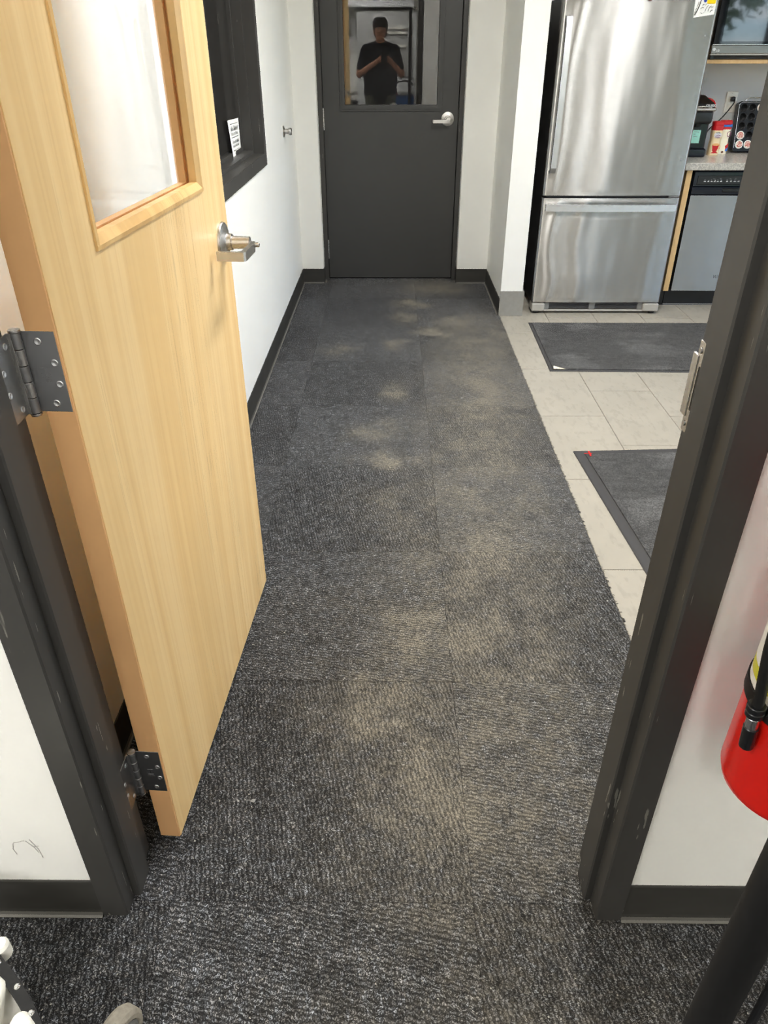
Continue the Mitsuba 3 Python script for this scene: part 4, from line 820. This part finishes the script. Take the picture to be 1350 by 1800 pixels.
add(k + '__top', cbox(.05, .75, YB + .46, YB + .98, .41, .44, .003), 'desk_grey', False)
for x in (.08, .69):
    for y in (YB + .49, YB + .92): add(k + '__leg', cbox(x, x + .03, y, y + .03, 0, .41), 'black_matte', False)
tag(k, 'low grey table below the blue tub', 'table')

# the photographer
def limb(pts):
    """pts: chains of (x, y, z, r); each pair of neighbours is hulled."""
    out = []
    for a, b in zip(pts, pts[1:]): out.append(m3.Manifold.batch_hull([m3.Manifold.sphere(q[3], 20).translate(tuple(q[:3])) for q in (a, b)]))
    return out
def soft(parts, e, it=12):
    m = m3.Manifold.batch_boolean(parts, m3.OpType.Add).refine_to_length(e)
    t = from_m(m); t.merge_vertices(); trimesh.smoothing.filter_taubin(t, lamb=.5, nu=.53, iterations=it); return t
PX, PY = -0.05, -0.36
mat('skin', proc(lambda p, n, uv: mi.Color3f(lin(176, 126, 100)) * (.94 + .12 * fbm(p.x * 40, p.y * 40, p.z * 40))), .5, .35)
mat('shirt', proc(lambda p, n, uv: mi.Color3f(lin(32, 33, 38)) * (.85 + .3 * fbm(p.x * 90, p.y * 90, p.z * 90))), .85, .15)
mat('trousers', proc(lambda p, n, uv: mi.Color3f(lin(92, 94, 84)) * (.85 + .3 * fbm(p.x * 70, p.y * 70, p.z * 70))), .85, .15)
mat('hair', proc(lambda p, n, uv: mi.Color3f(lin(26, 22, 20)) * (.7 + .6 * noise(p.x * 300, p.y * 60, p.z * 60))), .55, .4)
fwd, upv, rt = _f, _u, _r
def hold(dx, du, df): return CAM + rt * dx + upv * du + fwd * df
SH = lambda s: (PX + s * .185, PY + .01, 1.475)
EL = lambda s: (PX + s * .285, PY + .085, 1.20)
WR = lambda s: tuple(hold(s * .068, -.125, -.062))
PALM = lambda s: tuple(hold(s * .049, -.088, -.047))
body = limb([(PX, PY, 1.02, .13), (PX, PY + .01, 1.20, .125), (PX, PY, 1.36, .135)])
body += limb([(PX - .10, PY, 1.40, .10), (PX + .10, PY, 1.40, .10)]) + limb([(PX - .08, PY, 1.04, .11), (PX + .08, PY, 1.04, .11)])
body += limb([(PX, PY - .01, 1.46, .075), (PX, PY + .02, 1.56, .058), (PX, PY + .045, 1.62, .058)])
HC = np.array([PX, PY + .075, 1.700])
body += limb([(HC[0], HC[1] - .015, HC[2] + .035, .088), (HC[0], HC[1] + .015, HC[2] - .045, .066), (HC[0], HC[1] + .035, HC[2] - .085, .042)])
body += limb([(HC[0], HC[1] + .075, HC[2] + .012, .014), (HC[0], HC[1] + .098, HC[2] - .025, .016)])         # nose
for s_ in (-1, 1):
    body += limb([(HC[0] + s_ * .083, HC[1] - .01, HC[2] + .012, .014), (HC[0] + s_ * .080, HC[1] - .008, HC[2] - .03, .010)])   # ears
    body += limb([(*SH(s_), .062), (*EL(s_), .045)]) + limb([(*EL(s_), .043), (*WR(s_), .028)])
    body += limb([(*WR(s_), .026), (*PALM(s_), .025)])
    body += limb([(PX + s_ * .095, PY, .98, .105), (PX + s_ * .11, PY + .01, .53, .066)]) + limb([(PX + s_ * .11, PY + .01, .53, .064), (PX + s_ * .115, PY - .02, .10, .042)])
    body += limb([(PX + s_ * .115, PY - .03, .055, .038), (PX + s_ * .125, PY + .13, .040, .030)])
    for j, (du, ln) in enumerate(((-.066, .040), (-.084, .045), (-.102, .042), (-.118, .034))):     # four fingers behind and around the edge of the phone
        a = hold(s_ * .049, du - .004, -.026); b = hold(s_ * .050, du - .002, -.013); c = hold(s_ * (.050 - ln * .45), du, -.0105 - .0)
        body += limb([(*a, .0090), (*b, .0082), (*(hold(s_ * .0475, du, -.0125)), .0078)])
    a, b, c = hold(s_ * .045, -.085, -.045), hold(s_ * .036, -.070, -.043), hold(s_ * .024, -.060, -.036)      # thumb over the screen side
    body += limb([(*a, .012), (*b, .010), (*c, .0085)])
k = 'person'
add(k + '__body', soft(body, .009, 8), 'skin', True)
shirt = limb([(PX, PY, .96, .158), (PX, PY + .01, 1.20, .152), (PX, PY, 1.37, .155)]) + limb([(PX - .135, PY, 1.40, .115), (PX + .135, PY, 1.40, .115)]) + limb([(PX - .15, PY, 1.36, .10), (PX - .115, PY, 1.05, .105)]) + limb([(PX + .15, PY, 1.36, .10), (PX + .115, PY, 1.05, .105)]) + limb([(PX - .10, PY, 1.0, .13), (PX + .10, PY, 1.0, .13)]) + limb([(PX, PY - .01, 1.50, .085), (PX, PY + .005, 1.535, .078)]) + limb([(PX - .17, PY, 1.475, .072), (PX, PY - .005, 1.525, .078), (PX + .17, PY, 1.475, .072)])
for s_ in (-1, 1):
    e = np.array(EL(s_)); h = np.array(SH(s_)); m_ = h + (e - h) * .72
    shirt += limb([(*h, .078), (*m_, .064)])
add(k + '__shirt', soft(shirt, .016, 10), 'shirt', True, label='dark short-sleeved shirt')
tr = limb([(PX - .09, PY, 1.0, .128), (PX + .09, PY, 1.0, .128)])
for s_ in (-1, 1): tr += limb([(PX + s_ * .095, PY, .96, .122), (PX + s_ * .11, PY + .01, .53, .086)]) + limb([(PX + s_ * .11, PY + .01, .53, .086), (PX + s_ * .115, PY - .02, .12, .072)])
add(k + '__trousers', soft(tr, .02, 10), 'trousers', True, label='grey-green trousers')
for s_ in (-1, 1): add(k + '__shoe', soft(limb([(PX + s_ * .115, PY - .045, .052, .050), (PX + s_ * .128, PY + .15, .040, .038)]) , .012, 6), 'black_matte', True)
hair = limb([(HC[0], HC[1] - .028, HC[2] + .050, .104), (HC[0], HC[1] - .050, HC[2] - .02, .090)]) + limb([(HC[0] - .035, HC[1] + .022, HC[2] + .080, .062), (HC[0] + .035, HC[1] + .022, HC[2] + .080, .062)]) + limb([(HC[0] - .062, HC[1] - .02, HC[2] + .05, .036), (HC[0] - .066, HC[1] - .025, HC[2] - .03, .026)]) + limb([(HC[0] + .062, HC[1] - .02, HC[2] + .05, .036), (HC[0] + .066, HC[1] - .025, HC[2] - .03, .026)])
add(k + '__hair', soft(hair, .012, 4), 'hair', True, label='short dark hair')
for s_ in (-1, 1):
    add(k + '__eye', trimesh.creation.icosphere(2, .012), 'print_white', True, M=trimesh.transformations.translation_matrix((HC[0] + s_ * .032, HC[1] + .068, HC[2] + .012)))
    add(k + '__eye__iris', trimesh.creation.icosphere(2, .006), 'ink', True, M=trimesh.transformations.translation_matrix((HC[0] + s_ * .032, HC[1] + .0755, HC[2] + .009)))
    add(k + '__eyebrow', tube([(HC[0] + s_ * .018, HC[1] + .077, HC[2] + .032), (HC[0] + s_ * .034, HC[1] + .074, HC[2] + .037), (HC[0] + s_ * .050, HC[1] + .062, HC[2] + .032)], .004, 8), 'hair')
add(k + '__mouth', tube([(HC[0] - .022, HC[1] + .070, HC[2] - .063), (HC[0], HC[1] + .079, HC[2] - .064), (HC[0] + .022, HC[1] + .070, HC[2] - .063)], .0035, 8), 'red_ink')
tag(k, 'person in a dark shirt taking the picture, mirrored in the glass of the end door', 'person')
k = 'phone'
PMt = np.eye(4); PMt[:3, 0], PMt[:3, 1], PMt[:3, 2], PMt[:3, 3] = rt, fwd, upv, hold(0, -.055, -.010)
add(k + '__case', rbox(-.038, .038, -.004, .004, -.080, .074, .0038, 16), 'black_plastic', M=PMt)
add(k + '__screen', cbox(-.035, .035, -.0046, -.0038, -.075, .070, .0002), 'micro_glass', False, M=PMt)
tag(k, 'dark phone held up in both hands by the mirrored photographer', 'phone')

# the room behind the end door: a bright lock on a far door
k = 'lobby_door'
add(k + '__leaf', cbox(-.5, .45, 7.55, 7.595, .01, 2.1), 'paint_door', False)
add(k + '__lock', cat_([trimesh.creation.torus(.034, .011, major_sections=32, minor_sections=12, transform=basis((.012, 7.535, 1.02), (1, 0, 0), (0, 0, 1), (0, -1, 0))), rbox(-.075, -.03, 7.51, 7.545, 1.012, 1.032, .008)]), 'white_plastic', label='bright round lock')
tag(k, 'dark door with a bright round lock seen through the end door glass', 'door')

# trees outside the kitchen windows
mat('bark', lin(92, 74, 58), .9, .1); mat('lawn', proc(lambda p, n, uv: mix(lin(70, 96, 44), lin(104, 124, 62), fbm(p.x * 3, p.y * 3))), .95, .05)
scene['leaf'] = {'type': 'principledthin', 'base_color': rgb(lin(96, 140, 58)), 'roughness': .6, 'diff_trans': .8}
add('lawn', cbox(NEAR_R + .3, 40, -40, .6, -.25, -.2), 'lawn', False, label='green lawn outside the kitchen windows', kind='structure')
for i, (x, y, h, r) in enumerate(((5.2, -5.0, 4.6, 1.5), (8.2, -8.5, 6.5, 2.3), (3.4, -9.5, 6.0, 2.0))):
    k = 'tree' + (f'_{i:03d}' if i else '')
    add(k + '__trunk', tube(smooth_path([(x, y, -.22), (x + .06, y, h * .3), (x - .04, y + .05, h * .75)], 12), np.linspace(.11, .04, 12), 10), 'bark')
    g = np.random.default_rng(i + 1); N = 2600
    d = g.normal(size=(N, 3)); d /= np.linalg.norm(d, axis=1, keepdims=True); rr = g.uniform(.25, 1, N) ** .5
    c0 = np.array([x, y, h * .68]) + d * rr[:, None] * [r, r, h * .36] * (0.75 + .5 * meshkit.fbm(d * 2.2, 2, i))[:, None]
    a = g.normal(size=(N, 3)); a /= np.linalg.norm(a, axis=1, keepdims=True); b = np.cross(a, d); b /= np.linalg.norm(b, axis=1, keepdims=True); L = g.uniform(.06, .13, N)[:, None]
    v = np.stack([c0 - a * L, c0 + b * L * .5, c0 + a * L, c0 - b * L * .5], 1).reshape(-1, 3); q = np.arange(N)[:, None] * 4
    add(k + '__foliage', trimesh.Trimesh(v, np.vstack([q + [0, 1, 2], q + [0, 2, 3]]), process=False), 'leaf', False)
    tag(k, ('leafy green tree nearest to the kitchen windows', 'tall leafy tree far out on the lawn to the right', 'leafy tree farthest left on the lawn')[i], 'tree')

add('paper_scrap', trimesh.convex.convex_hull(np.array([(-.008, -.003, 0), (.004, -.006, .001), (.009, .004, .004), (-.003, .006, .002), (0, 0, .006)]) * .75 + (-0.31, 1.047, .0002)), 'cabinet_grey', False, label='small pale paper scrap on the carpet by the foot of the open wood door', cat='paper scrap')
